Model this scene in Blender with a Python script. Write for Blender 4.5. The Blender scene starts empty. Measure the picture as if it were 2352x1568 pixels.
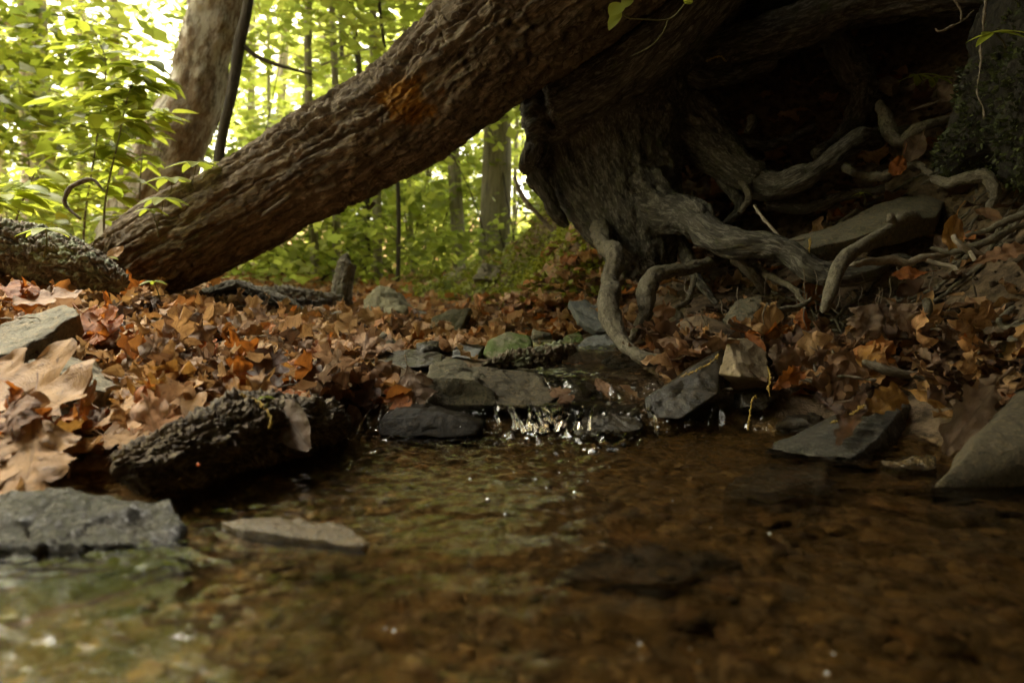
import bpy, bmesh, math, random
import numpy as np
from mathutils import Vector, Matrix
SC = bpy.context.scene
COL = SC.collection
PI = math.pi
rng = np.random.default_rng(7)
random.seed(7)

# ---------------------------------------------------------------- camera
CAMZ = 0.20
PITCH = math.radians(5.25)
cam_d = bpy.data.cameras.new('camera'); cam = bpy.data.objects.new('camera', cam_d); COL.objects.link(cam)
cam.location = (0, 0, CAMZ); cam.rotation_euler = (PI/2 - PITCH, 0, 0)
cam_d.lens = 24; cam_d.sensor_width = 36; cam_d.clip_start = 0.01; cam_d.clip_end = 400
cam_d.dof.use_dof = True; cam_d.dof.focus_distance = 1.15; cam_d.dof.aperture_fstop = 4.8
SC.camera = cam
FWD = np.array([0, math.cos(PITCH), -math.sin(PITCH)]); UPV = np.array([0, math.sin(PITCH), math.cos(PITCH)])
def P(px, py, d):                                   # where a line of sight at depth d meets the world
    return np.array([0, 0, CAMZ]) + d*(FWD + np.array([1, 0, 0])*(px-1176)/1568 + UPV*(784-py)/1568)
def G(px, py, z):                                   # same, at height z
    r = FWD + np.array([1, 0, 0])*(px-1176)/1568 + UPV*(784-py)/1568
    return np.array([0, 0, CAMZ]) + r*((z-CAMZ)/r[2])

# ---------------------------------------------------------------- noise
def _h(i, j, k, s):
    n = (i.astype(np.int64)*374761393 + j.astype(np.int64)*668265263 + k.astype(np.int64)*2147483647 + s*974711) & 0xffffffff
    n = ((n ^ (n >> 13))*1274126177) & 0xffffffff
    n = ((n ^ (n >> 16))*2246822519) & 0xffffffff
    return ((n ^ (n >> 15)) & 0xffffff)/float(0xffffff)
def vnoise(p, s=0):
    p = np.asarray(p, float); i = np.floor(p); f = p-i; f = f*f*f*(f*(f*6-15)+10); i = i.astype(np.int64)
    r = 0
    for a in (0, 1):
        for b in (0, 1):
            for c in (0, 1):
                w = (f[..., 0] if a else 1-f[..., 0])*(f[..., 1] if b else 1-f[..., 1])*(f[..., 2] if c else 1-f[..., 2])
                r = r + w*_h(i[..., 0]+a, i[..., 1]+b, i[..., 2]+c, s)
    return r*2-1
def fbm(p, o=4, s=0, g=.5):
    p = np.asarray(p, float); r = 0; a = 1; t = 0
    for k in range(o):
        r = r + a*vnoise(p*(2.03**k)+k*17.3, s+k); t += a; a *= g
    return r/t*1.6
def voro(p, s=0):
    p = np.asarray(p, float); i = np.floor(p).astype(np.int64)
    f1 = np.full(p.shape[:-1], 9.); f2 = f1.copy(); cid = np.zeros(p.shape[:-1])
    for a in (-1, 0, 1):
        for b in (-1, 0, 1):
            for c in (-1, 0, 1):
                I, J, K = i[..., 0]+a, i[..., 1]+b, i[..., 2]+c
                d = np.sqrt((I+_h(I, J, K, s)-p[..., 0])**2+(J+_h(I, J, K, s+1)-p[..., 1])**2+(K+_h(I, J, K, s+2)-p[..., 2])**2)
                n = d < f1
                f2 = np.where(n, f1, np.minimum(f2, d)); cid = np.where(n, _h(I, J, K, s+3), cid); f1 = np.where(n, d, f1)
    return f1, f2, cid
def sst(a, b, x):
    t = np.clip((x-a)/(b-a), 0, 1); return t*t*(3-2*t)

# ---------------------------------------------------------------- objects
def mk(name, V, F, m=None, parent=None, attrs=None, smooth=True, label=None, cat=None, group=None, kind=None):
    V = np.asarray(V, np.float32).reshape(-1, 3); F = np.asarray(F, np.int32)
    me = bpy.data.meshes.new(name)
    me.vertices.add(len(V)); me.vertices.foreach_set('co', V.ravel())
    k = F.shape[1]
    me.loops.add(F.size); me.loops.foreach_set('vertex_index', F.ravel())
    me.polygons.add(len(F)); me.polygons.foreach_set('loop_start', np.arange(0, F.size, k, dtype=np.int32))
    me.polygons.foreach_set('use_smooth', np.full(len(F), smooth))
    me.update(calc_edges=True); me.validate()
    for n, a in (attrs or {}).items():
        a = np.asarray(a, np.float32)
        if a.ndim == 1:
            t = me.attributes.new(n, 'FLOAT', 'POINT'); t.data.foreach_set('value', a)
        else:
            t = me.attributes.new(n, 'FLOAT_VECTOR', 'POINT'); t.data.foreach_set('vector', a.ravel())
    if m: me.materials.append(m)
    o = bpy.data.objects.new(name, me); COL.objects.link(o)
    if parent: o.parent = parent
    tag(o, label, cat, group, kind)
    return o
def tag(o, label=None, cat=None, group=None, kind=None):
    if label: o['label'] = label
    if cat: o['category'] = cat
    if group: o['group'] = group
    if kind: o['kind'] = kind
    return o
def empty(name, loc, label, cat, group=None):
    o = bpy.data.objects.new(name, None); COL.objects.link(o); o.location = [float(v) for v in loc]
    o.empty_display_size = .05
    return tag(o, label, cat, group)
def put(o, parent):                                  # parent a mesh given in world coordinates
    o.parent = parent; o.matrix_parent_inverse = Matrix.Translation(parent.location).inverted(); return o
def grid_faces(n, m, wrap=False):
    i = np.arange(n-1)[:, None]; j = np.arange(m if wrap else m-1)[None, :]; j2 = (j+1) % m
    return np.stack([i*m+j, i*m+j2, (i+1)*m+j2, (i+1)*m+j], -1).reshape(-1, 4)
class MB:                                            # gathers quads into one mesh
    def __init__(s): s.V = []; s.F = []; s.n = 0; s.A = {}
    def add(s, V, F, **A):
        V = np.asarray(V).reshape(-1, 3); s.V.append(V); s.F.append(np.asarray(F)+s.n); s.n += len(V)
        for k, a in A.items():
            a = np.asarray(a, float)
            if a.ndim == 0: a = np.full(len(V), float(a))
            s.A.setdefault(k, []).append(a)
        return s
    def build(s, name, m=None, parent=None, **kw):
        return mk(name, np.concatenate(s.V), np.concatenate(s.F), m, parent, {k: np.concatenate(a) for k, a in s.A.items()}, **kw)

# ---------------------------------------------------------------- swept tubes
def catmull(pts, n):
    p = np.asarray(pts, float)
    if len(p) == 2: p = np.stack([p[0], (p[0]+p[1])/2, p[1]])
    e = np.concatenate([[2*p[0]-p[1]], p, [2*p[-1]-p[-2]]])
    L = np.linalg.norm(np.diff(p[:, :3], axis=0), axis=1); c = np.concatenate([[0], np.cumsum(L)])
    s = np.linspace(0, c[-1], n); k = np.clip(np.searchsorted(c, s, side='right')-1, 0, len(p)-2)
    t = ((s-c[k])/np.maximum(L[k], 1e-9))[:, None]
    a, b, cc, d = e[k], e[k+1], e[k+2], e[k+3]
    return .5*((2*b)+(-a+cc)*t+(2*a-5*b+4*cc-d)*t*t+(-a+3*b-3*cc+d)*t**3), s
def tube(pts, rad, n, m, disp=None, flat=1.0, endcap=3, wob=0, seed=0):
    """pts: world points, rad: radius per point; disp(a, s, R, P) gives metres outwards. Returns V, F, bark coords."""
    q = np.concatenate([np.asarray(pts, float), np.asarray(rad, float)[:, None]], 1)
    c, s = catmull(q, n); R = np.maximum(c[:, 3], 1e-4); c = c[:, :3]
    if wob:
        c = c + wob*np.stack([fbm(np.stack([s*9/(R.mean()*40+.2), s*0+7*k, s*0], 1), 3, seed+k) for k in range(3)], 1)
    T = np.gradient(c, axis=0); T /= np.linalg.norm(T, axis=1)[:, None]+1e-12
    u = np.cross(T[0], [0, 0, 1.]);
    if np.linalg.norm(u) < .1: u = np.cross(T[0], [1., 0, 0])
    U = np.zeros_like(c); U[0] = u/np.linalg.norm(u)
    for i in range(1, n):
        v = U[i-1]-T[i]*np.dot(U[i-1], T[i]); U[i] = v/np.linalg.norm(v)
    W = np.cross(T, U)
    a = np.linspace(0, 2*PI, m, endpoint=False)
    A, S = np.meshgrid(a, s); RR = np.repeat(R[:, None], m, 1)
    dirs = U[:, None]*np.cos(A)[..., None]+W[:, None]*np.sin(A)[..., None]*flat
    r = RR.copy()
    if disp is not None: r = r+disp(A, S, RR, c[:, None]+dirs*RR[..., None])
    V = c[:, None]+dirs*r[..., None]
    B = np.stack([np.cos(A)*RR, np.sin(A)*RR, S], -1)
    if endcap:
        for end in (0, -1):
            V[end] = c[end]+(V[end]-c[end])*.02
            k = 1 if end == 0 else -2
            V[k] = c[k]+(V[k]-c[k])*.97
    return V.reshape(-1, 3), grid_faces(n, m, True), B.reshape(-1, 3)
def ptube(pp, n, m, **kw):                           # from (px, py, depth, radius in px)
    return tube([P(*q[:3]) for q in pp], [q[3]/1568*q[2] for q in pp], n, m, **kw)

# ---------------------------------------------------------------- rocks
_cs = {}
def cubesphere(n):
    if n in _cs: return _cs[n]
    t = np.tan(np.linspace(-PI/4, PI/4, n)); a, b = np.meshgrid(t, t, indexing='ij'); o = np.ones_like(a)
    Vs, Fs, k = [], [], 0
    for v in ((o, a, b), (-o, b, a), (b, o, a), (a, -o, b), (a, b, o), (b, a, -o)):
        Vs.append(np.stack(v, -1).reshape(-1, 3)); Fs.append(grid_faces(n, n)+k); k += n*n
    V = np.concatenate(Vs); F = np.concatenate(Fs)
    key = np.round(V*1e5).astype(np.int64); _, idx, inv = np.unique(key, axis=0, return_index=True, return_inverse=True)
    V = V[idx]; F = inv.reshape(-1)[F]; V /= np.linalg.norm(V, axis=1)[:, None]
    _cs[n] = (V, F); return V, F
def rock_geo(pts, n=34, sharp=100, amp=.003, seed=0, layer=0.0):
    p = np.asarray(pts, float); c = p.mean(0); q = p-c
    _, E = np.linalg.eigh(q.T@q); q = q@E; ext = np.maximum(np.abs(q).max(0), 1e-4); q = q/ext
    bm = bmesh.new()
    for v in q: bm.verts.new(v)
    bmesh.ops.convex_hull(bm, input=bm.verts); bm.normal_update()
    pl = np.array([[*f.normal, f.normal.dot(f.verts[0].co)] for f in bm.faces if f.calc_area() > 1e-6]); bm.free()
    pl[:, :3] *= np.sign(pl[:, 3:4])+(pl[:, 3:4] == 0); pl[:, 3] = np.maximum(np.abs(pl[:, 3]), .05)
    D, F = cubesphere(n)
    g = np.maximum(D@pl[:, :3].T/pl[:, 3], 0)
    r = 1/np.power((g**sharp).sum(1), 1/sharp)
    V = (D*r[:, None]*ext)@E.T+c
    nn = (D/ext)@E.T; nn /= np.linalg.norm(nn, axis=1)[:, None]
    size = float(np.abs(ext).max())
    d = amp*(fbm(V/size*2.2+seed*3.1, 5, seed)+.5*fbm(V/size*9+seed, 3, seed+9))
    f1, f2, ci = voro(V/size*3.0+seed, seed+3)
    d = d+amp*1.6*(ci-.5)*sst(0, .10, f2-f1)
    if layer:
        ax = E[:, 0]; s = (V-c)@ax
        d = d+layer*np.abs(vnoise(np.stack([s/.004, s*0+seed, (V@E[:, 2])*4], 1), seed+5))*-1*(np.abs(nn@ax) < .7)
    return V+nn*d[:, None], F
def rock(name, label, pts, m, cat='rock', group=None, **kw):
    V, F = rock_geo(pts, **kw); b = V.mean(0); b[2] = V[:, 2].min()
    o = mk(name, V-b, F, m, label=label, cat=cat, group=group); o.location = b; return o
FOOT = []
def slab(name, label, top, thick, m, push=(0, 0, -1), **kw):
    if kw.pop('seat', 0):
        b = max(top, key=lambda q: q[1])
        for dd in np.linspace(.8, 5, 420):
            q = P(b[0], b[1]-4, dd)
            if q[2] < _gf(q[0:1], q[1:2])[0]+.006: break
        top = [(q[0], q[1], q[2]*dd/b[2]) for q in top]; thick = thick*dd/b[2]
    t = np.array([P(*q) for q in top]); FOOT.append(np.concatenate([t, t+np.array(push)*thick])[:, :2])
    return rock(name, label, np.concatenate([t, t+np.array(push)*thick]), m, **kw)

# ---------------------------------------------------------------- materials
class MT:
    def __init__(s, name):
        s.m = bpy.data.materials.new(name); s.m.use_nodes = True; s.t = s.m.node_tree; s.t.nodes.clear()
        s.out = s.n('ShaderNodeOutputMaterial')
    def n(s, t, **kw):
        x = s.t.nodes.new(t)
        for k, v in kw.items(): setattr(x, k, v)
        return x
    def l(s, a, b): s.t.links.new(a, b)
    def set(s, inp, v):
        if isinstance(v, bpy.types.NodeSocket): s.l(v, inp)
        else: inp.default_value = v if not (isinstance(v, tuple) and len(v) == 3 and inp.type == 'RGBA') else (*v, 1)
    def coord(s, kind='Object'): return s.n('ShaderNodeTexCoord').outputs[kind]
    def attr(s, name, o='Vector'): return s.n('ShaderNodeAttribute', attribute_name=name).outputs[o]
    def map(s, v, sc=(1, 1, 1), loc=(0, 0, 0)):
        x = s.n('ShaderNodeMapping'); s.l(v, x.inputs[0]); x.inputs['Scale'].default_value = sc; x.inputs['Location'].default_value = loc; return x.outputs[0]
    def noise(s, v, sc, det=4, rough=.55, dist=0, col=False):
        x = s.n('ShaderNodeTexNoise'); s.l(v, x.inputs['Vector'])
        x.inputs['Scale'].default_value = sc; x.inputs['Detail'].default_value = det; x.inputs['Roughness'].default_value = rough; x.inputs['Distortion'].default_value = dist
        return x.outputs['Color' if col else 'Fac']
    def voro(s, v, sc, feat='F1', o='Distance'):
        x = s.n('ShaderNodeTexVoronoi', feature=feat); s.l(v, x.inputs['Vector']); x.inputs['Scale'].default_value = sc; return x.outputs[o]
    def ramp(s, f, stops, interp='LINEAR'):
        x = s.n('ShaderNodeValToRGB'); s.l(f, x.inputs[0]); e = x.color_ramp; e.interpolation = interp
        while len(e.elements) < len(stops): e.elements.new(.5)
        for k, (p, c) in enumerate(stops):
            e.elements[k].position = p; e.elements[k].color = (c, c, c, 1) if isinstance(c, (int, float)) else (*c, 1)
        return x.outputs[0]
    def mix(s, f, a, b, mode='MIX'):
        x = s.n('ShaderNodeMix', data_type='RGBA', blend_type=mode); s.set(x.inputs[0], f); s.set(x.inputs[6], a); s.set(x.inputs[7], b); return x.outputs[2]
    def math(s, op, a, b=0.0, c=0.0):
        x = s.n('ShaderNodeMath', operation=op); s.set(x.inputs[0], a); s.set(x.inputs[1], b); s.set(x.inputs[2], c); return x.outputs[0]
    def xyz(s, v):
        x = s.n('ShaderNodeSeparateXYZ'); s.l(v, x.inputs[0]); return x.outputs
    def bump(s, h, st=.5, dist=.01, nrm=None):
        x = s.n('ShaderNodeBump'); s.l(h, x.inputs['Height']); x.inputs['Strength'].default_value = st; x.inputs['Distance'].default_value = dist
        if nrm: s.l(nrm, x.inputs['Normal'])
        return x.outputs[0]
    def pbr(s, col, rough=.8, nrm=None, spec=.5, **kw):
        x = s.n('ShaderNodeBsdfPrincipled'); s.set(x.inputs['Base Color'], col); s.set(x.inputs['Roughness'], rough); s.set(x.inputs['Specular IOR Level'], spec)
        if nrm: s.l(nrm, x.inputs['Normal'])
        for k, v in kw.items(): s.set(x.inputs[k], v)
        return x.outputs[0]
    def done(s, sh): s.l(sh, s.out.inputs['Surface']); return s.m

def mat_rock(name, c1, c2, c3, rough=.75, spec=.4, moss=0.0, bst=.5, sc=1.0):
    t = MT(name); v = t.coord('Object')
    n1 = t.noise(v, 16*sc, 6, .65); n2 = t.noise(v, 110*sc, 6, .7); n3 = t.noise(v, 520*sc, 4, .7)
    col = t.mix(t.ramp(n1, [(.40, 0), (.58, 1)]), c1, c2)
    col = t.mix(t.ramp(n2, [(.50, 0), (.60, .85)]), col, c3)
    col = t.mix(t.ramp(t.noise(v, 200*sc, 5, .75), [(.53, 0), (.62, .7)]), col, tuple(x*.35 for x in c1))
    if moss:
        mo = t.ramp(t.noise(v, 22*sc, 6, .7), [(1-moss-.06, 0), (1-moss+.06, 1)])
        col = t.mix(mo, col, t.mix(n3, (.035, .055, .008), (.10, .14, .02)))
    h = t.math('ADD', t.math('MULTIPLY', n2, 1.0), t.math('MULTIPLY', n3, .5))
    rg = t.math('ADD', t.math('MULTIPLY', n2, .35), rough-.17)
    return t.done(t.pbr(col, rg, t.bump(h, bst, .009/sc), spec))
M = {}
M['shale'] = mat_rock('shale', (.13, .118, .078), (.20, .178, .12), (.29, .225, .135), bst=.8)
M['shale_olive'] = mat_rock('olive_shale', (.13, .125, .065), (.185, .17, .09), (.26, .205, .11), moss=.25, bst=.8)
M['shale_tan'] = mat_rock('tan_shale', (.24, .185, .115), (.29, .22, .13), (.32, .25, .15), moss=.12)
M['shale_blue'] = mat_rock('blue_grey_shale', (.13, .14, .135), (.17, .175, .165), (.20, .19, .16))
M['wet_dark'] = mat_rock('wet_dark_stone', (.022, .019, .013), (.04, .032, .02), (.06, .045, .025), rough=.3, spec=.4, bst=.4)
M['wet_black'] = mat_rock('wet_black_stone', (.010, .008, .006), (.018, .014, .009), (.03, .022, .013), rough=.5, spec=.15, bst=.4)
M['shale_dark'] = mat_rock('dark_olive_shale', (.055, .045, .027), (.10, .08, .047), (.16, .12, .068), bst=.8)
M['shale_mid'] = mat_rock('brown_shale', (.085, .074, .045), (.14, .122, .075), (.20, .165, .10), bst=.9)
M['wet_grey'] = mat_rock('wet_grey_stone', (.04, .036, .027), (.075, .067, .05), (.14, .125, .095), rough=.2, spec=.6, bst=1.0)
M['wet_brown'] = mat_rock('submerged_brown_stone', (.10, .068, .03), (.13, .088, .038), (.07, .05, .022), rough=.25, spec=.6)
M['mossy'] = mat_rock('mossy_stone', (.14, .14, .08), (.18, .17, .10), (.2, .18, .1), moss=.55)

def mat_bark(name, c1, c2, c3, patch=None, moss=None, sc=1.0, rough=.85, lich=None, bst=.7, stretch=.22, hard=.10, bare=None):
    t = MT(name); v = t.attr('bark'); vs = t.map(v, (1, 1, stretch))
    n1 = t.noise(vs, 26*sc, 6, .7); n2 = t.noise(vs, 130*sc, 6, .72, .6); n3 = t.noise(v, 9*sc, 4, .6); n4 = t.noise(v, 480*sc, 3, .6)
    if bare: c1, c2, c3 = [t.mix(t.attr('bare', 'Fac'), x, y) for x, y in zip((c1, c2, c3), bare)]
    col = t.mix(t.ramp(n1, [(.5-hard, 0), (.5+hard, 1)]), c1, c2)
    col = t.mix(t.ramp(n2, [(.49, 0), (.60, .9)]), col, c3)
    col = t.mix(t.ramp(t.noise(vs, 60*sc, 6, .75), [(.53, 0), (.60, .75)]), col, t.mix(1.0, c1, (.4, .4, .4), 'MULTIPLY'))
    if moss: col = t.mix(t.ramp(t.noise(v, 17*sc, 5, .7), [(1-moss-.05, 0), (1-moss+.08, .85)]), col, t.mix(n4, (.03, .045, .010), (.085, .11, .03)))
    if lich: col = t.mix(t.ramp(t.noise(v, 40*sc, 5, .7), [(1-lich-.03, 0), (1-lich+.03, .9)]), col, t.mix(n4, (.17, .2, .12), (.36, .38, .27)))
    if patch:                                         # rust coloured crust of fungus: (axis position, radius, attribute)
        col = t.mix(t.attr('patch', 'Fac'), col, t.mix(t.ramp(n2, [(.42, 0), (.6, 1)]), (.22, .10, .015), (.60, .31, .05)))
    h = t.math('ADD', t.math('MULTIPLY', n2, 1.0), t.math('MULTIPLY', n4, .45))
    return t.done(t.pbr(col, rough, t.bump(h, bst, .011/sc), .35))
M['log_bark'] = mat_bark('dead_log_bark', (.13, .098, .066), (.24, .188, .128), (.40, .33, .24), patch=True, moss=.30, bst=1.0, bare=((.115, .08, .048), (.21, .155, .095), (.36, .275, .175)))
M['root_bark'] = mat_bark('root_bark', (.040, .035, .025), (.085, .075, .056), (.21, .195, .155), moss=.36, lich=.24, sc=1.3)
M['small_root'] = mat_bark('small_root_bark', (.11, .093, .062), (.15, .13, .09), (.22, .195, .14), moss=.25, sc=2.2, stretch=.6)
M['twig'] = mat_bark('twig_bark', (.12, .09, .06), (.19, .155, .11), (.30, .26, .20), sc=4)
M['pale_twig'] = mat_bark('pale_twig_bark', (.26, .21, .15), (.36, .30, .22), (.45, .4, .31), sc=4)
M['plate_bark'] = mat_bark('flaking_bark', (.24, .17, .105), (.58, .54, .46), (.40, .35, .27), moss=.16, sc=.45, stretch=.35, hard=.03)
M['grey_bark'] = mat_bark('grey_forest_bark', (.30, .27, .21), (.42, .38, .31), (.22, .19, .15), sc=.4, stretch=.12)
M['dark_bark'] = mat_bark('dark_forest_bark', (.045, .036, .026), (.07, .056, .04), (.10, .085, .06), sc=.5)
M['rot_wood'] = mat_bark('black_rotten_wood', (.075, .05, .03), (.19, .135, .08), (.30, .235, .12), moss=.33, sc=2, rough=.5, bst=1.0, stretch=.5)
M['orange_wood'] = mat_bark('orange_rotten_wood', (.22, .10, .035), (.30, .15, .06), (.12, .05, .02), sc=.8, stretch=.1)
M['grey_wood'] = mat_bark('weathered_grey_wood', (.15, .135, .10), (.22, .20, .155), (.09, .075, .05), sc=1.0, stretch=.1, lich=.16)
M['lichen_bark'] = mat_bark('lichened_bark', (.10, .075, .05), (.18, .14, .095), (.30, .25, .17), lich=.47, sc=.9, moss=.25)

def mat_leaf(name, stops, src='object', trans=.3, rough=.48, spots=True, spec=.45):
    t = MT(name); luv = t.attr('luv'); u, w, k = t.xyz(luv)
    if src == 'object': rnd = t.n('ShaderNodeObjectInfo').outputs['Random']
    else: rnd = t.attr('rnd', 'Fac')
    base = t.ramp(rnd, stops)
    off = t.n('ShaderNodeCombineXYZ'); t.l(t.math('MULTIPLY', rnd, 37.0), off.inputs[2]); t.l(u, off.inputs[0]); t.l(t.math('MULTIPLY', w, 1.7), off.inputs[1])
    n1 = t.noise(off.outputs[0], 2.2, 4, .6); n2 = t.noise(off.outputs[0], 11, 4, .6)
    col = t.mix(t.ramp(n1, [(.38, 0), (.62, .85)]), base, t.mix(.42, base, (.16, .06, .016), 'MIX'))
    if spots: col = t.mix(t.ramp(n2, [(.57, 0), (.66, .6)]), col, (.08, .036, .016))
    au = t.math('ABSOLUTE', u)
    mid = t.math('LESS_THAN', au, .045)
    lat = t.math('FRACT', t.math('SUBTRACT', t.math('MULTIPLY', w, 7.5), t.math('MULTIPLY', au, 1.6)))
    lat = t.math('LESS_THAN', t.math('ABSOLUTE', t.math('SUBTRACT', lat, .5)), .035)
    vein = t.math('MAXIMUM', mid, t.math('MULTIPLY', lat, .5))
    col = t.mix(t.math('MULTIPLY', vein, .8), col, t.mix(.5, base, (.10, .05, .025)))
    h = t.math('ADD', t.math('MULTIPLY', n2, .8), t.math('ADD', t.math('MULTIPLY', vein, .5), t.noise(off.outputs[0], 34, 3, .6)))
    nr = t.bump(h, .55, .0035)
    a = t.pbr(col, rough, nr, spec)
    b = t.n('ShaderNodeBsdfTranslucent'); t.l(col, b.inputs[0])
    x = t.n('ShaderNodeMixShader'); x.inputs[0].default_value = trans; t.l(a, x.inputs[1]); t.l(b.outputs[0], x.inputs[2])
    return t.done(x.outputs[0])
TAN, PINK, RUST, OCH, BRN, DRK, GRY = (.53, .30, .115), (.54, .33, .185), (.48, .15, .02), (.43, .22, .045), (.23, .125, .055), (.085, .05, .03), (.27, .19, .12)
def near(c, a=.12): return [(0, tuple(x*(1-a*1.6) for x in c)), (.5, c), (1, (c[0]*(1+a), c[1]*(1+a*.6), c[2]*(1+a*1.2)))]
M['leaf_tan'] = mat_leaf('tan_dead_leaf', near(TAN)); M['leaf_pink'] = mat_leaf('pinkish_dead_leaf', near(PINK))
M['leaf_rust'] = mat_leaf('rust_red_dead_leaf', near(RUST, .2), trans=.4); M['leaf_ochre'] = mat_leaf('ochre_dead_leaf', near(OCH), rough=.35)
M['leaf_brown'] = mat_leaf('brown_dead_leaf', near(BRN, .2)); M['leaf_dark'] = mat_leaf('dark_wet_dead_leaf', near(DRK, .2), rough=.22, trans=.12)
M['leaf_grey'] = mat_leaf('grey_brown_dead_leaf', near(GRY))
LIT = [(0, TAN), (.14, (.55, .36, .18)), (.28, (.42, .23, .085)), (.35, RUST), (.46, (.44, .25, .08)), (.60, (.54, .33, .15)), (.72, PINK), (.84, BRN), (.93, DRK), (1, BRN)]
M['litter'] = mat_leaf('mixed_leaf_litter', LIT, 'mesh')
M['sunk'] = mat_leaf('sunken_leaf', [(0, (.34, .17, .03)), (.4, (.24, .12, .03)), (.7, (.42, .23, .05)), (1, (.14, .075, .025))], 'mesh', trans=.1, rough=.6)

def mat_green(name, stops, trans=.6, tm=1.35):
    t = MT(name); rnd = t.attr('rnd', 'Fac'); col = t.ramp(rnd, stops)
    a = t.pbr(col, .5, None, .35)
    b = t.n('ShaderNodeBsdfTranslucent'); t.l(t.mix(1.0, col, (tm*1.05, tm, tm*.8), 'MULTIPLY'), b.inputs[0])
    x = t.n('ShaderNodeMixShader'); x.inputs[0].default_value = trans; t.l(a, x.inputs[1]); t.l(b.outputs[0], x.inputs[2])
    return t.done(x.outputs[0])
M['green'] = mat_green('forest_leaf', [(0, (.19, .25, .06)), (.5, (.29, .35, .08)), (1, (.40, .44, .12))], .62, 1.5)
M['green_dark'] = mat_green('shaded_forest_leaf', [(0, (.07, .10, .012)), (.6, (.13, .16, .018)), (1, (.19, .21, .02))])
M['green_near'] = mat_green('sapling_leaf', [(0, (.19, .25, .03)), (.5, (.27, .32, .04)), (1, (.36, .39, .055))], .6)
M['shade_canopy_leaf'] = mat_green('dense_shade_canopy_leaf', [(0, (.02, .035, .006)), (1, (.045, .06, .012))], .35, 1.0)  # very dark leaf for the unseen canopy added to block light
M['moss_leaf'] = mat_green('moss_tuft', [(0, (.14, .16, .014)), (.5, (.24, .27, .03)), (1, (.33, .35, .06))], .35, 1.0)
M['moss_dark'] = mat_green('dark_moss', [(0, (.018, .022, .006)), (.6, (.04, .05, .010)), (1, (.085, .10, .025))], .2, 1.0)
M['green_stem'] = mat_bark('green_stem', (.10, .10, .03), (.14, .13, .05), (.2, .16, .08), sc=6)

def mat_ground():
    t = MT('forest_soil'); v = t.coord('Object')
    n1 = t.noise(v, 5, 6, .6); n2 = t.noise(v, 45, 6, .65); n3 = t.noise(v, 260, 4, .6)
    col = t.mix(t.ramp(n2, [(.38, 0), (.62, 1)]), (.06, .042, .025), (.22, .155, .095))
    lv = t.voro(v, 38, 'F1', 'Color')
    far = t.attr('litter', 'Fac')
    lc = t.ramp(t.xyz(lv)[0], [(0, TAN), (.25, BRN), (.45, RUST), (.6, OCH), (.8, GRY), (1, DRK)])
    col = t.mix(t.math('MULTIPLY', far, .8), col, lc)
    mo = t.attr('moss', 'Fac')
    col = t.mix(t.math('MULTIPLY', mo, t.ramp(t.math('ADD', t.math('MULTIPLY', n1, .6), t.math('MULTIPLY', n2, .4)), [(.42, 0), (.56, 1)])), col, t.mix(n3, (.045, .065, .008), (.13, .17, .02)))
    bed = t.attr('bed', 'Fac')
    bc = t.mix(t.ramp(n2, [(.35, 0), (.65, 1)]), (.05, .030, .011), (.25, .145, .042))
    col = t.mix(bed, col, bc)
    h = t.math('ADD', t.math('MULTIPLY', n2, 1.0), t.math('MULTIPLY', n3, .5))
    return t.done(t.pbr(col, .9, t.bump(h, .8, .012), .25))
M['ground'] = mat_ground()
def mat_gravel():
    t = MT('stream_gravel'); r = t.attr('rnd', 'Fac'); v = t.coord('Object')
    col = t.ramp(r, [(0, (.06, .04, .02)), (.3, (.29, .155, .045)), (.55, (.16, .115, .06)), (.8, (.52, .27, .05)), (1, (.035, .03, .024))])
    n = t.noise(v, 300, 3, .6); col = t.mix(.5, col, t.mix(n, (.05, .034, .016), (.36, .24, .10)))
    return t.done(t.pbr(col, .6, None, .3))
M['gravel'] = mat_gravel()
def mat_water():
    t = MT('stream_water'); v = t.coord('Object')
    n = t.noise(t.map(v, (150, 230, 60)), 1.0, 3, .5); nr = t.bump(n, .25, .0015)
    rf = t.n('ShaderNodeBsdfRefraction'); rf.inputs['Color'].default_value = (.98, .93, .82, 1); rf.inputs['IOR'].default_value = 1.333; rf.inputs['Roughness'].default_value = .01; t.l(nr, rf.inputs['Normal'])
    tr = t.n('ShaderNodeBsdfTransparent'); tr.inputs[0].default_value = (.98, .93, .82, 1)
    gl = t.n('ShaderNodeBsdfGlossy'); gl.inputs['Roughness'].default_value = .02; t.l(nr, gl.inputs['Normal'])
    fr = t.n('ShaderNodeFresnel'); fr.inputs['IOR'].default_value = 1.6; t.l(nr, fr.inputs['Normal'])
    m1 = t.n('ShaderNodeMixShader'); m1.inputs[0].default_value = .3; t.l(rf.outputs[0], m1.inputs[1]); t.l(tr.outputs[0], m1.inputs[2])
    m2 = t.n('ShaderNodeMixShader'); t.l(fr.outputs[0], m2.inputs[0]); t.l(m1.outputs[0], m2.inputs[1]); t.l(gl.outputs[0], m2.inputs[2])
    return t.done(m2.outputs[0])
M['water'] = mat_water()
def plain(name, c, rough=.6, **kw):
    t = MT(name); v = t.coord('Object'); n = t.noise(v, 60, 4)
    return t.done(t.pbr(t.mix(n, tuple(x*.7 for x in c), tuple(x*1.25 for x in c)), rough, None, .4, **kw))
M['catkin'] = plain('dried_catkin', (.42, .29, .07), .8)
M['grey_metal'] = plain('pale_grey_metal', (.5, .52, .54), .35); M['dark_panel'] = plain('dark_panel', (.05, .045, .04), .5)
M['fungus'] = plain('orange_fungus', (.8, .16, .02), .4)
def mat_bubble():
    t = MT('water_bubble'); g = t.n('ShaderNodeBsdfPrincipled'); g.inputs['Base Color'].default_value = (1, 1, 1, 1); g.inputs['Roughness'].default_value = .05
    g.inputs['Transmission Weight'].default_value = .45; g.inputs['IOR'].default_value = 1.45
    return t.done(g.outputs[0])
M['bubble'] = mat_bubble()

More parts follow.
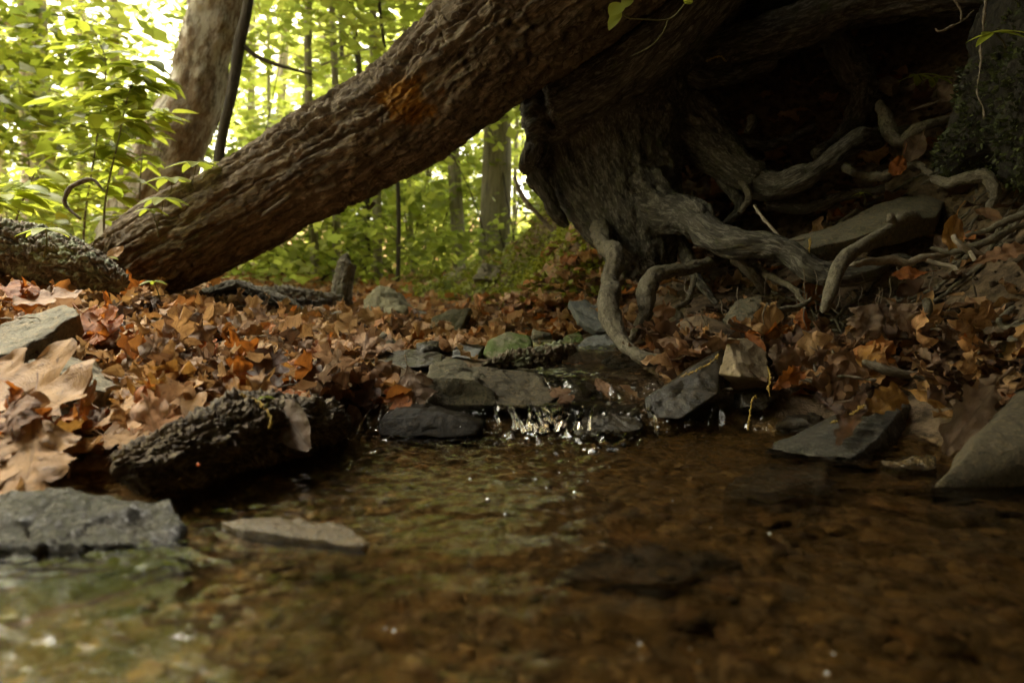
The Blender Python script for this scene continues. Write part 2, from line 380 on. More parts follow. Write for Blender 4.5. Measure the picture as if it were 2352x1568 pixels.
# ---------------------------------------------------------------- ground
CP = []
def gp(px, py, z): q = G(px, py, z); CP.append((q[0], q[1], z))
for a in [(600, 800, .078), (850, 880, .042), (900, 740, .045), (700, 690, .09), (1000, 722, .045), (1200, 730, .05), (0, 700, .15), (0, 820, .09), (0, 1000, .03),
          (300, 900, .055), (450, 960, .035), (330, 690, .14), (1480, 745, .10), (1360, 760, .075), (1560, 745, .12),
          (1800, 830, .06), (2100, 850, .06), (2300, 835, .08), (2320, 960, .035), (1900, 980, .0), (1650, 880, .045), (700, 960, .02)]: gp(*a)
def gd(px, py, d): CP.append(tuple(P(px, py, d)))
for a in [(2000, 720, 1.38), (1850, 690, 1.48), (2200, 520, 1.42), (1950, 520, 1.55), (2100, 380, 1.75), (1950, 240, 2.0), (2250, 250, 1.55), (1800, 170, 2.5), (1700, 420, 1.95), (1600, 640, 1.75), (1780, 610, 1.72),
          (2352, 420, 1.3), (2352, 640, 1.15), (2050, 150, 2.5), (1650, 300, 2.3), (1500, 640, 1.95), (1250, 540, 3.7), (1100, 615, 3.4), (1170, 575, 3.6), (1010, 650, 3.7), (945, 668, 4.0), (1340, 600, 2.9), (1420, 690, 2.0), (1000, 690, 3.6), (900, 655, 5.0)]: gd(*a)
gd(1700, 690, 1.52)
CP = [c for c in CP if not (c[0]>.6 and c[1]>2.3 and c[1]<2.6)]
CP += [(-.45, .5, -.06), (-.2, .3, -.07), (0, .5, -.07), (.2, .3, -.07), (0, .78, -.05), (.2, .7, -.055), (-.2, .7, -.05), (.42, .45, -.05), (0, 0, -.07), (0, -.6, -.07), (.25, .83, -.035), (-.15, .84, -.04),
       (-.7, .4, .04), (-.62, .62, .02), (.62, .4, .06), (.62, .66, .0), (.5, .68, -.03), (.20, .89, -.03), (.27, .86, -.03), (.30, .92, -.01), (.34, .88, -.02), (.28, .96, .008), (.40, .80, -.04), (.45, .90, .0), (.36, .76, -.05), (.55, .80, .012), (.9, .5, .16), (-.9, .3, .15), (-.8, 0, .2), (.8, 0, .2), (.10, .93, -.01), (-.1, .93, -.01), (.2, .95, .0), (.14, 1.1, .0), (.22, 1.1, .005), (.16, 1.3, .02), (.22, 1.25, .02),
       (.02, 1.15, .04), (-.1, 1.1, .055), (.05, 1.5, .05), (-2, 2, .42), (-4, 4, .5), (-1.4, 1.4, .24), (-1.1, .8, .2), (-2, .5, .5), (-1.5, 2.6, .22), (-3, 8, .3), (0, 8, .18), (3, 8, 1.3), (2.2, 4.5, 2.0), (1.1, 5, .9), (.7, 5, .45),
       (1.7, 1.0, .95), (1.2, .7, .42), (1.3, .2, .5), (2.6, 1.0, 1.9), (2.6, 3, 2.1), (1.8, -1, 1.2), (3, -3, 2.4), (-2, -1, .5), (0, -3, 1.1), (-2, -2.6, 1.5), (2, -2.6, 2.4), (0, -6, 3.6), (-5, -5, 3.6), (-.8, -1.2, .3), (.9, -1.2, .5), (1.5, 2.3, 1.3), (.5, 2.42, 1.1), (.43, 2.2, .75), (.62, 2.35, 1.2), (.75, 2.75, 1.5), (1.3, 2.7, 1.9), (2.0, 2.6, 2.2), (.6, 3.2, 1.7), (1.3, 3.4, 2.4), (3, 3.5, 3.0), (-4, -2, 1.4), (0, -12, 5), (-12, 0, 1.0), (12, 0, 6), (-12, 14, .9), (0, 20, .6), (12, 20, 5), (0, 45, 2.2), (-40, 40, 2.5), (40, 40, 9), (-60, -10, 4), (60, -10, 14), (0, -60, 9), (-45, 80, 6), (50, 90, 14), (0, 90, 7)]  # unseen banks behind camera and root tree raised to block light
CP = np.array(CP)
_c = .06
def _phi(d2): return np.sqrt(d2+_c*_c)
_A = _phi(((CP[:, None, :2]-CP[None, :, :2])**2).sum(-1)); _W = np.linalg.solve(_A-1e-3*np.eye(len(CP)), CP[:, 2])
def ground_base(x, y):
    x = np.asarray(x, float); y = np.asarray(y, float); out = np.zeros(x.shape)
    for (a, b, _), w in zip(CP, _W): out += w*np.sqrt((x-a)**2+(y-b)**2+_c*_c)
    return out
def ground(x, y, noise=True):
    z = ground_base(x, y)
    if noise:
        p = np.stack([np.asarray(x, float), np.asarray(y, float), np.zeros(np.shape(x))], -1)
        dist = np.sqrt(p[..., 0]**2+p[..., 1]**2)
        z = z+fbm(p*9, 4, 3)*.010*sst(.2, 1.6, dist)+fbm(p*1.3, 3, 5)*.10*sst(2.5, 9, dist)
        z = z+fbm(p*4.2, 4, 12)*.055*sst(1.9, 2.8, p[..., 1])*(1-sst(7, 10, p[..., 1]))*sst(.08, .16, z)
        z = z+fbm(p*28, 3, 8)*.022*sst(.45, .9, p[..., 0])*sst(.25, .4, z)
    return z
_gx = np.arange(-3.2, 3.2, .016); _gy = np.arange(-.4, 7.2, .016)
_GX, _GY = np.meshgrid(_gx, _gy, indexing='ij'); _TB = (ground_base(_GX, _GY), ground(_GX, _GY))
_gb, _gf = ground_base, ground
def _look(T, x, y):
    i = (x+3.2)/.016; j = (y+.4)/.016; i0 = i.astype(int); j0 = j.astype(int); a = i-i0; b = j-j0
    return T[i0, j0]*(1-a)*(1-b)+T[i0+1, j0]*a*(1-b)+T[i0, j0+1]*(1-a)*b+T[i0+1, j0+1]*a*b
def _inside(x, y): return x.min() > -3.18 and x.max() < 3.15 and y.min() > -.38 and y.max() < 7.15
def ground_base(x, y):
    x = np.asarray(x, float); y = np.asarray(y, float)
    return _look(_TB[0], x, y) if x.size < 50000 and _inside(x, y) else _gb(x, y)
def ground(x, y, noise=True):
    x = np.asarray(x, float); y = np.asarray(y, float)
    return _look(_TB[1 if noise else 0], x, y) if x.size < 50000 and _inside(x, y) else _gf(x, y, noise)
def in_pool(x, y): return (ground_base(x, y) < .0) & (y < .95)
t = np.linspace(0, 1, 230); e = np.sinh(t*6.2)/np.sinh(6.2)*110
xs = np.concatenate([-e[::-1][:-1], e])
ty = np.linspace(-1, 1, 420); ys = 1.2+np.sign(ty)*np.sinh(np.abs(ty)*6.2)/np.sinh(6.2)*110
X, Y = np.meshgrid(xs, ys, indexing='ij'); Z = ground(X, Y)
moss = sst(-.75, -.35, X)*sst(2.2, 2.8, Y)*sst(.08, .14, Z)*(1-sst(9, 14, Y)); moss = np.maximum(moss, .2*sst(.5, .9, X)*sst(.2, .5, Z)*(Y < 1.6))
bed = 1-sst(-.012, .012, Z)
lit = sst(1.9, 2.6, Y)*sst(.03, .06, Z)*(1-sst(.25, .45, X)*(Y < 4)*sst(.09, .14, Z))*(1-.85*moss)
mk('ground', np.stack([X, Y, Z], -1), grid_faces(*X.shape)[:, ::-1], M['ground'], attrs={'moss': moss.ravel(), 'bed': bed.ravel()*(Y.ravel() < 1.6), 'litter': lit.ravel()}, kind='structure')

# ---------------------------------------------------------------- water
def water_z(x, y):
    lip = .888+.010*np.sin(x*17)+.016*vnoise(np.stack([x*14, y*0, y*0], -1), 4)
    z = .024*sst(0, 1, (y-lip)/.036)
    z = z+.018*sst(0, 1, (y-.985-.03*vnoise(np.stack([x*22, y*0, y*0+3], -1), 6))/.05)
    return z+.020*sst(1.20, 1.27, y+.02*np.sin(x*30))
xs = np.linspace(-.78, .66, 440); ys = np.concatenate([np.linspace(-.25, .30, 50)[:-1], np.linspace(.30, .85, 230)[:-1], np.linspace(.85, 1.06, 130)[:-1], np.linspace(1.06, 1.5, 90)])
X, Y = np.meshgrid(xs, ys, indexing='ij'); Z = water_z(X, Y)
O = np.zeros_like(X)
fall = np.maximum(sst(.870, .895, Y)*(1-sst(.925, .95, Y)), sst(.965, .99, Y)*(1-sst(1.03, 1.06, Y)))
near_f = np.exp(-((.87-Y)/.15)**2)*(Y < .90)
turb = np.exp(-((X-.07)/.19)**2)
warp = .03*fbm(np.stack([X*6, Y*6, O], -1), 2, 31)
r1 = fbm(np.stack([(X+warp)*58, (Y+warp)*105, O], -1), 3, 11)
r2 = fbm(np.stack([(X-warp)*110, (Y+warp*2)*140, O+3], -1), 2, 13)
r3 = fbm(np.stack([(X+warp*2)*14, (Y-warp)*26, O+5], -1), 2, 15)
amp = .0005+.0055*near_f*(.35+.65*turb)+.0004*sst(.35, .75, Y)+.0003*(1-sst(-.22, -.05, X))*(1-sst(.48, .62, Y))
Z = Z+amp*(1-fall)*(r1*.75+.55*r2)+.0016*r3*(1-fall)
st = fbm(np.stack([X*150+2*warp*60, Y*12, O], -1), 4, 19)
Z = Z+fall*(.0048*st+.0022*r2)+(Y > 1.0)*(.0016*r1+.0006*r2)
gz = ground(X, Y, False)
keep = (gz < Z+.02) & ~((Y > .90) & ((X < -.29) | (X > .31))) & ~((Y > 1.1) & (X < .04))
F = grid_faces(*X.shape); F = F[keep.ravel()[F].all(1)][:, ::-1]
mk('stream_water', np.stack([X, Y, Z], -1), F, M['water'], kind='structure')
sp = MB(); Sv, Sf = cubesphere(5)
for i in range(36):
    if i % 3: x = rng.normal(.02, .045); y = rng.normal(.872, .014); z = abs(rng.normal(0, .007))
    elif i % 2: x = rng.normal(.205, .028); y = rng.normal(.875, .014); z = abs(rng.normal(0, .010))
    else: x = rng.choice([rng.normal(-.235, .02), rng.normal(.19, .03)]); y = rng.normal(.90, .02) if x < 0 else rng.normal(.985, .015); z = .012+abs(rng.normal(0, .008)) if x < 0 else .03+abs(rng.normal(0, .006))
    sp.add(Sv*(.0006+.0018*rng.random()**3)*np.array([1, 1, .8])+[x, y, z], Sf)
vl = MB()
for i in range(26):                                     # thin glassy tongues of water over the lip
    k = rng.random()
    x = rng.uniform(-.035, .075) if k < .6 else (rng.uniform(-.245, -.19) if k < .8 else rng.uniform(.085, .20))
    y0 = rng.uniform(.893, .915); z0 = float(water_z(np.array([x]), np.array([y0+.03]))[0])+.0005
    y1 = y0-rng.uniform(.016, .034); dx = rng.normal(0, .008); r = .0016+.0045*rng.random()**1.5; fl = .45
    V, F, B = tube([(x-dx, y0+.05, z0-.0015), (x-dx*.4, y0+.022, z0-.0008), (x, y0, z0-.003), (x+dx*.5, y0-.010, z0*.6), (x+dx, y1, .0)], [r*.5, r, r*.9, r*.8, r*1.3], 40, 18, flat=fl, disp=lambda A, S, R_, Pp: R_*.55*fbm(np.stack([np.cos(A)*3+x*90, np.sin(A)*3, S*38], -1), 3, 3)+R_*.25*fbm(np.stack([np.cos(A)*8+x*90, np.sin(A)*8, S*120], -1), 2, 4)); vl.add(V, F)
sp.build('splash_foam', M['bubble'], kind='stuff', label='white foam and drops splashing at the foot of the little falls', cat='foam')
vl.build('falling_water', M['water'], kind='structure')
# ---- bubbles riding on the pool
Dv, Df = cubesphere(8)
bub = [(1120, 1146), (1632, 1212), (1768, 1225), (885, 1442), (905, 1448), (1585, 1490), (1605, 1520), (1470, 1478), (1915, 1500), (1900, 1545), (1295, 1150), (1545, 1150), (1160, 1180), (1230, 1100), (1285, 1085), (1350, 1105), (1180, 1085), (1320, 1130), (1400, 1075), (1255, 1120), (1080, 1100), (1200, 1060), (1140, 1075), (1370, 1060)]
bm0 = None
for i, (px, py) in enumerate(bub):
    q = G(px, py, .0003); r = (.0013 if py < 1300 else .0010)*(.7+.6*random.random())
    if bm0 is None:
        o = mk('bubble', Dv*.0019*np.array([1, 1, .8]), Df, M['bubble']); bm0 = o
    else:
        o = bm0.copy(); COL.objects.link(o); o.scale = (r/.0019,)*3
    o.location = q
    tag(o, ['clear round bubble floating on open water near the bottom edge', 'small clear bubble floating on the pool below the cascade'][py < 1300], 'bubble', 'bubbles floating on the pool')

# ---- stream bed: gravel and sunken leaves
gb = MB(); D4, F4 = cubesphere(4)
n = 0
while n < 3600:
    x = rng.uniform(-.6, .6); y = .2+.75*rng.random()**1.2
    z = float(ground(np.array([x]), np.array([y]), False)[0])
    if z > -.004: continue
    r = .0025+.008*rng.random()**3
    s = r*np.array([1, .6+.5*rng.random(), .35+.3*rng.random()]); a = rng.uniform(0, 6.28); c, sn = math.cos(a), math.sin(a)
    v = D4*s*(1+.15*rng.standard_normal((len(D4), 1))); v = np.stack([v[:, 0]*c-v[:, 1]*sn, v[:, 0]*sn+v[:, 1]*c, v[:, 2]], 1)
    gb.add(v+[x, y, z+.001], F4, rnd=rng.random()); n += 1
gb.build('gravel', M['gravel'], kind='stuff', label='brown gravel covering the bed of the clear pool', cat='gravel')

# ---------------------------------------------------------------- leaf shapes
def leaf_geo(L=.1, kind='oak', nt=26, nu=9, fold=.2, curl=.6, roll=.6, wave=.1, seed=0, petiole=.3, twist=0):
    r = np.random.default_rng(seed)
    t = np.linspace(0, 1, nt); u = np.linspace(-1, 1, nu)
    if kind == 'oak':
        nl = r.choice([3, 4]); w = .40*np.sin(PI*np.clip(t, 0, 1)**.85)**.62
        ph = (t*nl-.12) % 1.0
        notch = np.exp(-((ph-.5)/.20)**2)*np.clip(t*4, 0, 1)*np.clip((1-t)*6, .3, 1)
        w = w*(1-.66*notch)
        sweep = .16*sst(.1, .5, t)
    elif kind == 'maple':
        w = .50*np.sin(PI*t**.7)**.7; ph = (t*3+.3) % 1.0
        w = w*(1-.5*np.exp(-((ph-.5)/.2)**2))*(1+.08*np.sin(t*60)); sweep = .28+0*t
    elif kind == 'strip':
        w = .17*np.sin(PI*t**.8)**.7*(1+.28*np.sin(t*27)); sweep = .04+0*t
    elif kind == 'white_oak':
        w = (.10+.17*t**.8)*np.sin(PI*np.clip(t*1.0, 0, 1)**.9)**.45; w = w*(1-.30*(.5+.5*np.cos(2*PI*t*5.5))); sweep = .10+0*t
    else:
        w = .27*np.sin(PI*t**.9)**.8*(1+.02*np.sin(t*70)); sweep = .05+0*t
    w[0] = .008; w[-1] = .004
    asym = 1+.12*r.standard_normal(2)
    Wl = w[:, None]*np.where(u < 0, asym[0], asym[1])[None, :]
    x = L*Wl*u[None, :]; y = L*(t[:, None]+sweep[:, None]*np.abs(u)[None, :]**1.3*(Wl > .02))
    z = np.abs(x)*math.tan(fold)
    z = z+L*wave*fbm(np.stack([x/L*4+seed, y/L*4, x*0+seed*1.7], -1), 3, seed)*(.35+np.abs(u)[None, :])
    rr = roll*(1+.3*np.sin(t*5+seed))[:, None]/L                          # roll across the midrib
    ang = x*rr; sx = np.where(np.abs(rr) > 1e-3, np.sin(ang)/np.where(np.abs(rr) > 1e-3, rr, 1), x); z = z+(1-np.cos(ang))/np.where(np.abs(rr) > 1e-3, rr, 1)
    x = sx
    k = curl/L; th = y*k                                                # bend along the midrib
    if abs(curl) > 1e-3: y2 = np.sin(th)/k-z*np.sin(th); z2 = (1-np.cos(th))/k+z*np.cos(th)
    else: y2, z2 = y, z
    if twist:
        a = twist*t[:, None]; x, z2 = x*np.cos(a)-z2*np.sin(a), x*np.sin(a)+z2*np.cos(a)
    V = np.stack([x, y2, z2], -1).reshape(-1, 3); F = grid_faces(nt, nu)
    uv = np.stack([np.repeat(u[None, :], nt, 0), np.repeat(t[:, None], nu, 1), np.zeros((nt, nu))], -1).reshape(-1, 3)
    if petiole:
        n = 6; s = np.linspace(0, 1, n); pr = L*.011
        c = np.stack([.25*petiole*L*s**2*np.sin(seed), -petiole*L*s, petiole*L*.5*s**2*np.cos(seed*2.3)+pr*.5], 1)
        a = np.linspace(0, 2*PI, 4, endpoint=False)
        pv = c[:, None]+np.stack([np.cos(a), a*0, np.sin(a)], 1)[None]*pr*(1+.8*s[:, None, None]**6)
        V = np.concatenate([V, pv.reshape(-1, 3)]); F = np.concatenate([F, grid_faces(n, 4, True)+nt*nu]); uv = np.concatenate([uv, np.tile([0, .5, 0], (n*4, 1))])
    return V, F, uv
def frame(yd, nz):
    yd = np.asarray(yd, float); yd = yd/np.linalg.norm(yd); nz = np.asarray(nz, float); x = np.cross(yd, nz); x /= np.linalg.norm(x); z = np.cross(x, yd)
    return np.stack([x, yd, z], 1)
def rotmat(a, b, c):
    return np.array(Matrix.Rotation(a, 3, 'Z') @ Matrix.Rotation(b, 3, 'X') @ Matrix.Rotation(c, 3, 'Y'))
def set_mat(o, R, loc, s=1.0):
    m = Matrix([[*(R[i]*s), float(loc[i])] for i in range(3)]+[[0, 0, 0, 1]]); o.matrix_world = m

SUN = MB()
for i in range(260):
    while True:
        x = rng.uniform(-.6, .6); y = .22+.68*rng.random()
        z = float(ground(np.array([x]), np.array([y]), False)[0])
        if z < -.01: break
    V, Fq, uv = leaf_geo(.012+.03*rng.random()**2, rng.choice(['oval', 'oak', 'maple']), 10, 5, .1, rng.uniform(-1, 1), .5, .1, i, 0)
    SUN.add(V@rotmat(rng.uniform(0, 6.28), rng.normal(0, .2), rng.normal(0, .2)).T+[x, y, z+.008], Fq, luv=uv, rnd=rng.random())
SUN.build('sunken_leaves', M['sunk'], kind='stuff', label='amber leaf fragments sunk on the bed of the pool', cat='leaves')

# ---------------------------------------------------------------- fallen log
log_pp = [(215, 648, 1.93, 70), (300, 608, 1.90, 84), (400, 560, 1.86, 96), (560, 478, 1.80, 98), (740, 372, 1.74, 95), (923, 268, 1.68, 97), (1108, 112, 1.60, 116), (1330, -70, 1.52, 145), (1620, -340, 1.42, 165)]
def log_disp(A, S, R, Pp):
    L = S.max(); s = S/L
    c = np.stack([np.cos(A)*R, np.sin(A)*R, S], -1)
    wp = c+.007*np.stack([fbm(c*14+9, 3, 2), fbm(c*14+31, 3, 3), fbm(c*9+5, 3, 4)*2], -1)
    g1 = np.abs(fbm(wp*np.array([34, 34, 3.2]), 3, 21)); g2 = np.abs(fbm(wp*np.array([50, 50, 7])+7, 3, 23)); g3 = np.abs(fbm(wp*np.array([20, 20, 24])+3, 3, 25))
    plates = .016*sst(0, .30, g1)+.008*sst(0, .25, g2)+.005*sst(0, .12, g3)+.004*fbm(c*np.array([60, 60, 30]), 3, 27)
    fib = fbm(wp*np.array([46, 46, 3.2]), 4, 7); fib = .013*sst(0, .4, np.abs(fib))+.006*fbm(wp*np.array([16, 16, 2.0]), 3, 9)
    k = sst(.30, .46, s+.06*fbm(c*5, 2, 41))
    d = plates*k+fib*(1-k)
    d = d+.007*fbm(c*3.5, 3, 51)+.0035*fbm(c*np.array([130, 130, 60]), 4, 61)
    rag = 1-sst(.0, .14, s+.05*fbm(np.stack([np.cos(A)*2.5, np.sin(A)*2.5, S*0], -1), 3, 71))
    return d-rag*R*.15
V, F, B = ptube(log_pp, 900, 260, disp=log_disp)
_ax = P(400, 550, 1.86)-P(215, 640, 1.93); _ax /= np.linalg.norm(_ax)
_aa = np.arctan2(B[:, 1], B[:, 0]); _sh = np.round((fbm(np.stack([np.cos(_aa)*2.6, np.sin(_aa)*2.6, B[:, 2]*0], 1), 3, 71)*.5+.5)*6)/6+.25*fbm(np.stack([np.cos(_aa)*9, np.sin(_aa)*9, B[:, 2]*0], 1), 2, 72)
_low = np.clip(.5-(V[:, 2]-P(300, 598, 1.90)[2])/.16, 0, 1)
V = V+_ax*((_sh*.10+_low*.10-.06)*np.clip(1-B[:, 2]/.22, 0, 1)**.7)[:, None]
pc = P(932, 226, 1.55)
dp = np.linalg.norm((V-pc)*np.array([1, .7, 1.25]), axis=1)
patch = 1-sst(.03, .075, dp+.045*fbm(V*26, 5, 5))
V = V+(patch*.003*(fbm(V*80, 3, 15)))[:, None]*np.array([-.2, -.9, .3])
lg = empty('fallen_log', P(300, 660, 1.9), 'huge dead tree trunk with deeply furrowed bark leaning across the stream bed', 'log')
put(mk('trunk', V, F, M['log_bark'], attrs={'bark': B, 'patch': patch, 'bare': 1-sst(.28, .48, B[:, 2]/B[:, 2].max()+.10*fbm(B*np.array([14, 14, 4]), 4, 33))}), lg)
for pts in ([(600, 497, 1.665, 4), (640, 470, 1.655, 6), (672, 446, 1.655, 3)], [(1058, 318, 1.62, 3), (1078, 305, 1.60, 7), (1092, 292, 1.62, 5)], [(860, 465, 1.72, 5), (850, 478, 1.71, 3), (842, 480, 1.71, 1)]):
    V, F, B = ptube(pts, 14, 8); put(mk('splinter', V, F, M['log_bark'], attrs={'bark': B, 'patch': np.zeros(len(V))}), lg)

# ---------------------------------------------------------------- root tree on the right
def flow_coords(tubes, V):
    best = np.full(len(V), 1e9); out = np.zeros((len(V), 3))
    for k, pp in enumerate(tubes):
        q = np.array([[*P(*a[:3]), a[3]/1568*a[2]] for a in pp]); L = np.linalg.norm(np.diff(q[:, :3], axis=0), axis=1).sum()
        c, s_ = catmull(q, max(8, int(L/.02))); T = np.gradient(c[:, :3], axis=0); T /= np.linalg.norm(T, axis=1)[:, None]
        U = np.zeros_like(T); u = np.cross(T[0], [.3, 1., .2]); U[0] = u/np.linalg.norm(u)
        for i in range(1, len(c)):
            v = U[i-1]-T[i]*np.dot(U[i-1], T[i]); U[i] = v/np.linalg.norm(v)
        W = np.cross(T, U)
        for a in range(0, len(V), 40000):
            v = V[a:a+40000]; d2 = ((v[:, None]-c[None, :, :3])**2).sum(-1); i = d2.argmin(1); d = np.sqrt(d2[np.arange(len(v)), i])-c[i, 3]
            r = v-c[i, :3]; co = np.stack([(r*U[i]).sum(1), (r*W[i]).sum(1), s_[i]+(r*T[i]).sum(1)+k*5], 1)
            m_ = d < best[a:a+40000]; best[a:a+40000][m_] = d[m_]; out[a:a+40000][m_] = co[m_]
    return out
def merge_remesh(tubes, voxel, disp=None):
    mb = MB()
    for pp in tubes:
        Lp = sum(np.linalg.norm(P(*pp[i][:3])-P(*pp[i+1][:3])) for i in range(len(pp)-1))
        V, F, _ = ptube(pp, max(12, int(Lp/.03)), 28); mb.add(V, F)
    o = mb.build('tmp'); md = o.modifiers.new('r', 'REMESH'); md.mode = 'VOXEL'; md.voxel_size = voxel
    sm = o.modifiers.new('s', 'SMOOTH'); sm.iterations = 10; sm.factor = .6
    dg = bpy.context.evaluated_depsgraph_get(); me = o.evaluated_get(dg).to_mesh()
    n = len(me.vertices); V = np.zeros(n*3, np.float32); me.vertices.foreach_get('co', V); V = V.reshape(-1, 3).astype(float)
    N = np.zeros(n*3, np.float32); me.vertices.foreach_get('normal', N); N = N.reshape(-1, 3)
    F = np.array([list(p.vertices) for p in me.polygons if len(p.vertices) == 4], np.int32)
    old = o.data; bpy.data.objects.remove(o); bpy.data.meshes.remove(old)
    return V, F, N
BT = [
 [(1640, -420, 1.95, 230), (1560, -150, 1.92, 210), (1470, 60, 1.90, 190), (1420, 230, 1.86, 175), (1425, 360, 1.80, 140), (1450, 470, 1.72, 112), (1480, 570, 1.66, 82), (1492, 640, 1.62, 45)],
 [(1225, 180, 1.78, 30), (1232, 260, 1.77, 34), (1240, 330, 1.76, 30), (1225, 380, 1.72, 34), (1228, 405, 1.70, 24)],
 [(1290, 300, 1.8, 60), (1320, 420, 1.75, 55), (1390, 520, 1.68, 50), (1450, 610, 1.63, 40)],
 [(1260, 260, 1.75, 80), (1400, 190, 1.68, 75), (1520, 95, 1.60, 70), (1640, -40, 1.52, 75), (1760, -220, 1.5, 90)],
 [(1500, 250, 1.85, 110), (1570, 160, 1.82, 66), (1660, 115, 1.80, 50), (1760, 88, 1.76, 48), (1860, 55, 1.72, 50), (1960, 15, 1.68, 52), (2120, -20, 1.6, 60), (2420, -70, 1.5, 95)],
 [(1700, -30, 1.9, 90), (1900, -60, 1.85, 90), (2150, -90, 1.75, 100), (2420, -140, 1.65, 120)],
 [(1480, -40, 2.35, 210), (1750, -110, 2.35, 200), (2100, -170, 2.3, 210), (2500, -260, 2.2, 260)],  # this and the next tube: roof mass added to shade the cavity
 [(1560, -120, 2.7, 260), (1900, -190, 2.7, 240), (2400, -300, 2.6, 260)],
 [(1500, 220, 1.88, 95), (1580, 290, 1.80, 72), (1640, 345, 1.72, 56), (1700, 395, 1.64, 44), (1770, 425, 1.58, 36)],
 [(1440, 400, 1.72, 80), (1520, 480, 1.60, 52), (1590, 500, 1.50, 40), (1625, 535, 1.44, 36)],
]
V, F, N = merge_remesh(BT, .0065)
FB = flow_coords(BT, V); wf = FB+.010*np.stack([fbm(FB*np.array([14, 14, 8]), 3, k+1) for k in range(3)], 1)
d = .013*np.abs(fbm(wf*np.array([34, 34, 5]), 4, 8))+.006*np.abs(fbm(wf*np.array([80, 80, 16]), 3, 9))+.010*fbm(wf*np.array([9, 9, 3.5]), 3, 10)+.003*fbm(FB*np.array([150, 150, 70]), 3, 12)-.008
V = V+N*d[:, None]
rt = empty('root_tree', P(1480, 660, 1.65), 'big living tree on undercut bank with exposed dark gnarled buttress roots', 'tree')
put(mk('trunk', V, F, M['root_bark'], attrs={'bark': FB}), rt)
def rdisp(k=1.0, sd=0):
    def f(A, S, R, Pp):
        c = np.stack([np.cos(A)*R, np.sin(A)*R, S], -1)
        return R*k*(.34*fbm(c*np.array([22, 22, 12])+sd, 4, sd)+.22*np.abs(fbm(c*np.array([90, 90, 18]), 3, sd+3)))+.0012*fbm(c*np.array([200, 200, 120]), 2, sd+4)+R*.22*np.maximum(0, fbm(np.stack([S*16+sd, S*0, S*0], -1), 2, sd)-.2)
    return f
ROOTS = [
 ('root', [(1600, 505, 1.48, 40), (1650, 548, 1.40, 35), (1750, 574, 1.34, 32), (1850, 603, 1.30, 29), (1930, 622, 1.28, 25), (1990, 620, 1.28, 18), (2050, 592, 1.30, 12), (2120, 600, 1.33, 8)]),
 ('root', [(1745, 418, 1.60, 37), (1790, 424, 1.56, 32), (1850, 402, 1.52, 29), (1935, 348, 1.52, 27), (1990, 322, 1.56, 24), (2030, 312, 1.66, 18)]),
 ('root', [(1375, 520, 1.62, 24), (1400, 590, 1.46, 22), (1408, 640, 1.38, 21), (1398, 700, 1.30, 25), (1412, 755, 1.24, 19), (1440, 795, 1.19, 15), (1475, 815, 1.16, 15), (1520, 822, 1.15, 10)]),
 ('root', [(1625, 600, 1.46, 15), (1570, 622, 1.41, 18), (1512, 638, 1.38, 19), (1488, 662, 1.36, 19), (1486, 705, 1.34, 17), (1470, 745, 1.33, 12), (1445, 790, 1.33, 8)]),
 ('root', [(1655, 555, 1.42, 14), (1690, 590, 1.40, 16), (1730, 632, 1.40, 17), (1760, 660, 1.42, 12)]),
 ('root', [(1470, 600, 1.70, 22), (1420, 640, 1.78, 16), (1390, 680, 1.84, 12), (1370, 715, 1.9, 9)]),
 ('root', [(1235, 405, 1.70, 26), (1250, 440, 1.68, 20), (1262, 475, 1.67, 17), (1285, 498, 1.67, 15), (1302, 515, 1.67, 8)]),
 ('root', [(2022, 235, 1.62, 10), (2030, 270, 1.58, 14), (2045, 310, 1.55, 13), (2080, 316, 1.53, 11), (2120, 298, 1.51, 10), (2175, 278, 1.5, 9), (2215, 255, 1.5, 6)]),
 ('root', [(1728, 262, 1.72, 12), (1728, 285, 1.70, 11), (1722, 308, 1.70, 8)]),
 ('root', [(2138, 408, 1.33, 14), (2170, 420, 1.30, 17), (2215, 410, 1.28, 16), (2262, 398, 1.26, 18), (2288, 425, 1.25, 16), (2290, 452, 1.25, 12), (2272, 470, 1.25, 10), (2262, 500, 1.25, 7)]),
 ('root', [(1560, 300, 1.80, 24), (1640, 385, 1.70, 20), (1690, 470, 1.62, 15), (1660, 520, 1.56, 12)]),
 ('root', [(1500, 420, 1.72, 20), (1560, 560, 1.62, 15), (1600, 625, 1.56, 11), (1645, 700, 1.48, 6)]),
 ('root', [(1860, 290, 1.80, 10), (1780, 330, 1.72, 14), (1700, 330, 1.70, 14), (1620, 300, 1.76, 16)]),
 ('root', [(1690, 590, 1.44, 10), (1780, 645, 1.38, 9), (1835, 690, 1.32, 7), (1850, 730, 1.28, 4)]),
 ('root', [(1900, 60, 1.78, 30), (1960, 140, 1.86, 34), (1985, 220, 1.88, 32), (1945, 300, 1.80, 22), (1880, 345, 1.70, 14)]),
 ('root', [(1930, 385, 1.58, 9), (2000, 405, 1.52, 10), (2090, 385, 1.46, 8), (2140, 405, 1.40, 6)]),
 ('root', [(1600, 640, 1.5, 7), (1560, 720, 1.4, 7), (1530, 790, 1.3, 5)]),
 ('root', [(1760, 470, 1.62, 12), (1850, 480, 1.58, 11), (1950, 440, 1.55, 9), (2040, 430, 1.52, 7)]),
 ('root', [(1520, 120, 1.75, 20), (1600, 170, 1.74, 24), (1680, 175, 1.76, 20), (1780, 140, 1.78, 16)]),
 ('root', [(1700, 412, 1.60, 8), (1716, 438, 1.57, 9), (1722, 460, 1.56, 9), (1708, 480, 1.55, 8), (1697, 497, 1.55, 6)]),
]
